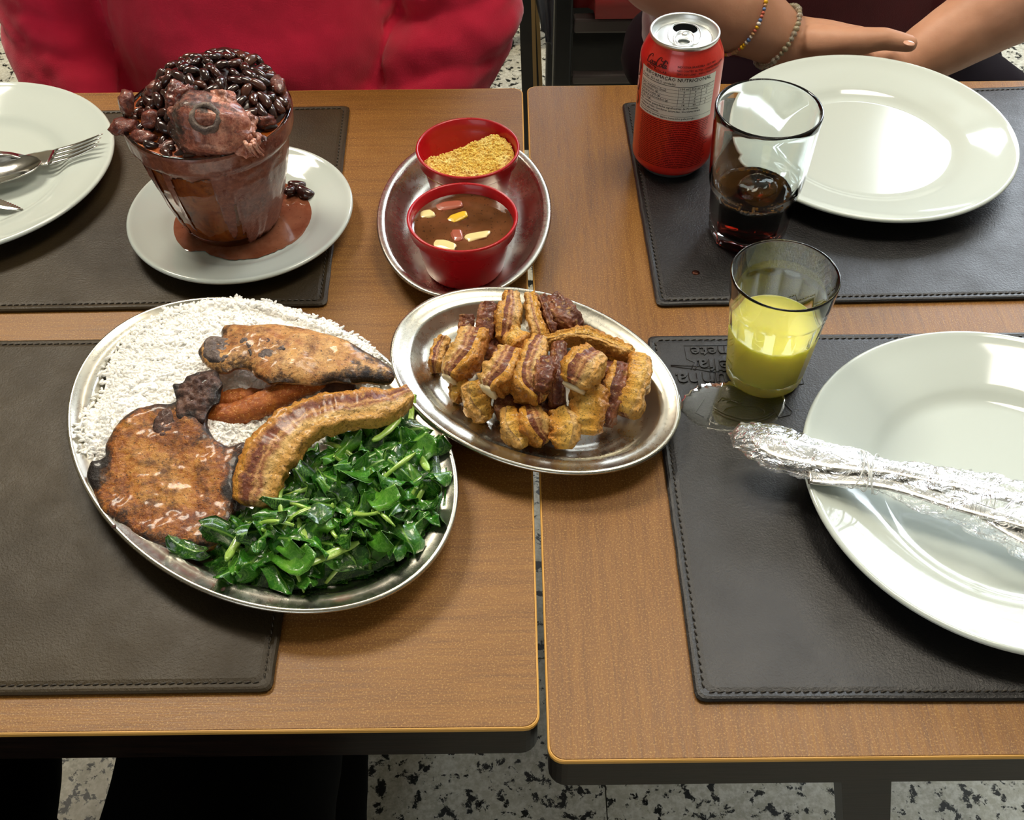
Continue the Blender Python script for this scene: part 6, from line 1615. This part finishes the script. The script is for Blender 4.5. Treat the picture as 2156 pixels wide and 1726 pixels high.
# legs of the person on this side of the table
p3 = empty('person', (-0.30, 0.05, 0.0), label='black-trousered legs of a person seated at the near side of the tables', cat='person')
lg = [('c', [(-0.385, -.06, .520), (-0.428, .36, .525), (-0.450, .60, .525), (-0.545, .38, .10)], [.100, .086, .066, .045]), ('c', [(-0.222, -.06, .520), (-0.212, .36, .525), (-0.196, .60, .525), (-0.20, .38, .10)], [.100, .082, .068, .045]),
      ('e', (-0.55, .42, .045), (.045, .12, .038)), ('e', (-0.20, .42, .045), (.045, .12, .038)), ('e', (-0.30, -.08, .53), (.19, .14, .11))]
fused('trousers', lg, 0.009, M['trousers'], p3, 6, lambda p: 0.003 * noise.noise(p * 22))
seat_chair(-0.30, -0.12, 'dark wooden chair at the near side under the black trousers', face=-1)

# ------------------------------------------------------------------ things standing on the floor beyond the tables
t = empty('bench', (0.30, 1.93, 0), label='black bench with a red seat cushion behind the drink can', cat='bench')
def bx(nm, a, b, mt, par=t):
    k = MB().box(a, b); o = obj(nm, k.me(nm, False), mt, par); 
    bv = o.modifiers.new('b', 'BEVEL'); bv.width = 0.004; bv.segments = 2; return o
M['rail'] = simple('grey_lit_rail', '#4a4442', 0.35)  # black lacquer rails, the grey of light on them is painted in
bx('leg', (-.222, -.18, 0.001), (-.190, -.145, .80), M['black']); bx('leg', (.19, -.18, 0.001), (.222, -.145, .40), M['black'])
bx('leg', (-.222, .15, 0.001), (-.190, .18, .40), M['black']); bx('leg', (.19, .15, 0.001), (.222, .18, .40), M['black'])
bx('seat_rail', (-.188, -.175, .334), (.188, -.15, .360), M['rail']); bx('stretcher', (-.188, -.175, .236), (.188, -.155, .254), M['rail']); bx('back_panel', (-.188, -.10, .10), (.188, -.09, .375), M['black'])
bmm = bmesh.new(); bmesh.ops.create_cube(bmm, size=1.0); bmesh.ops.bevel(bmm, geom=bmm.edges[:], offset=0.10, segments=5, affect='EDGES')
for v in bmm.verts: v.co = Vector((v.co.x * .385, v.co.y * .38, v.co.z * .090))
me = bpy.data.meshes.new('seat_cushion'); bmm.to_mesh(me); bmm.free(); me.shade_smooth(); o = obj('seat_cushion', me, simple('red_upholstery', '#8e1a1c', 0.45), t, loc=(0, -.005, .408)); o['label'] = 'red padded seat cushion'
# dark chair with tan worn edges between the tables' gap and the bench
t = empty('dining_chair', (0.06, 2.00, 0), label='dark wooden chair with worn tan edges left of the black bench', cat='chair')
tan = simple('worn_tan_edge', '#8f7648', 0.6)
def leg2(x0, x1, y, dx, nm='leg'):
    k = MB(); V = [(x0 + dx, y, .60), (x1 + dx, y, .60), (x1 + dx, y + .03, .60), (x0 + dx, y + .03, .60), (x0, y, .001), (x1, y, .001), (x1, y + .03, .001), (x0, y + .03, .001)]
    k.add(V, [(0, 1, 2, 3), (7, 6, 5, 4), (0, 4, 5, 1), (1, 5, 6, 2), (2, 6, 7, 3), (3, 7, 4, 0)]); l = obj(nm, k.me(nm, False), M['black'], t)
    k = MB(); e = .007; V = [(x1 + dx, y - .001, .60), (x1 + dx + e, y - .001, .60), (x1 + dx + e, y + .03, .60), (x1 + dx, y + .03, .60), (x1, y - .001, .001), (x1 + e, y - .001, .001), (x1 + e, y + .03, .001), (x1, y + .03, .001)]
    k.add(V, [(0, 1, 2, 3), (7, 6, 5, 4), (0, 4, 5, 1), (1, 5, 6, 2), (2, 6, 7, 3), (3, 7, 4, 0)]); obj('worn_edge', k.me('worn_edge', False), tan, t)
leg2(-.030, -.008, -.10, -.018); leg2(-.002, .006, -.02, -.030); leg2(-.030, -.008, .28, -.018)
k = MB().box((-.045, -.10, .40), (.015, .31, .425)); obj('seat', k.me('seat', False), M['black'], t)
# far chair leg and the grey-blue trousers hanging beside it
t = empty('dining_chair', (at(1063, 90, -0.745).x, at(1063, 90, -0.745).y, 0), label='far dark brown chair with slanted leg beside the red sweater', cat='chair')
V, F = tube([(0.0, 0, 0.012), (0.03, .02, .16), (0.07, .05, .40)], [.016, .018, .020], 12); obj('leg', mesh('leg', V, F), simple('brown_chair_wood', '#2c1710', 0.4), t)
V, F = lathe([(0, 0), (.019, 0), (.021, .006), (.017, .016), (0, .018)], 20); obj('leg_foot', mesh('leg_foot', V, F), M['black'], t)
V, F = tube([(0.20, .25, 0.012), (0.18, .22, .16), (0.14, .18, .40)], [.016, .018, .020], 12); obj('leg', mesh('leg', V, F), simple('brown_chair_wood', '#2c1710', 0.4), t)
k = MB().box((0.02, .02, .40), (.36, .36, .43)); obj('seat', k.me('seat', False), M['dark_wood'], t)
g = empty('jacket', (at(1110, 60, -0.5).x, at(1110, 60, -0.5).y, .18), label='grey-blue jacket hanging down beyond the gap between the tables', cat='jacket')
V = []; F = []; n1, n2 = 24, 30
for i in range(n1 + 1):
    v = i / n1
    for j in range(n2 + 1):
        u = j / n2; z = 0.04 + 0.50 * v; xl = -0.045 * v - 0.0 + 0.030 * (1 - v); xr = 0.055
        x = xl + (xr - xl) * u; y = 0.012 * math.sin(u * 14 + v * 2) * (0.4 + v) + 0.02 * noise.noise(Vector((u * 3, v * 3, 2))); V.append((x, y, z + 0.05 * (1 - v) * (0.5 - u)))
for i in range(n1):
    for j in range(n2): a_ = i * (n2 + 1) + j; F.append((a_, a_ + 1, a_ + n2 + 2, a_ + n2 + 1))
o = obj('jacket_cloth', mesh('jacket_cloth', V, F), cloth('grey_blue_cloth', '#5b6470', '#49525e'), g); sm = o.modifiers.new('s', 'SOLIDIFY'); sm.thickness = 0.006
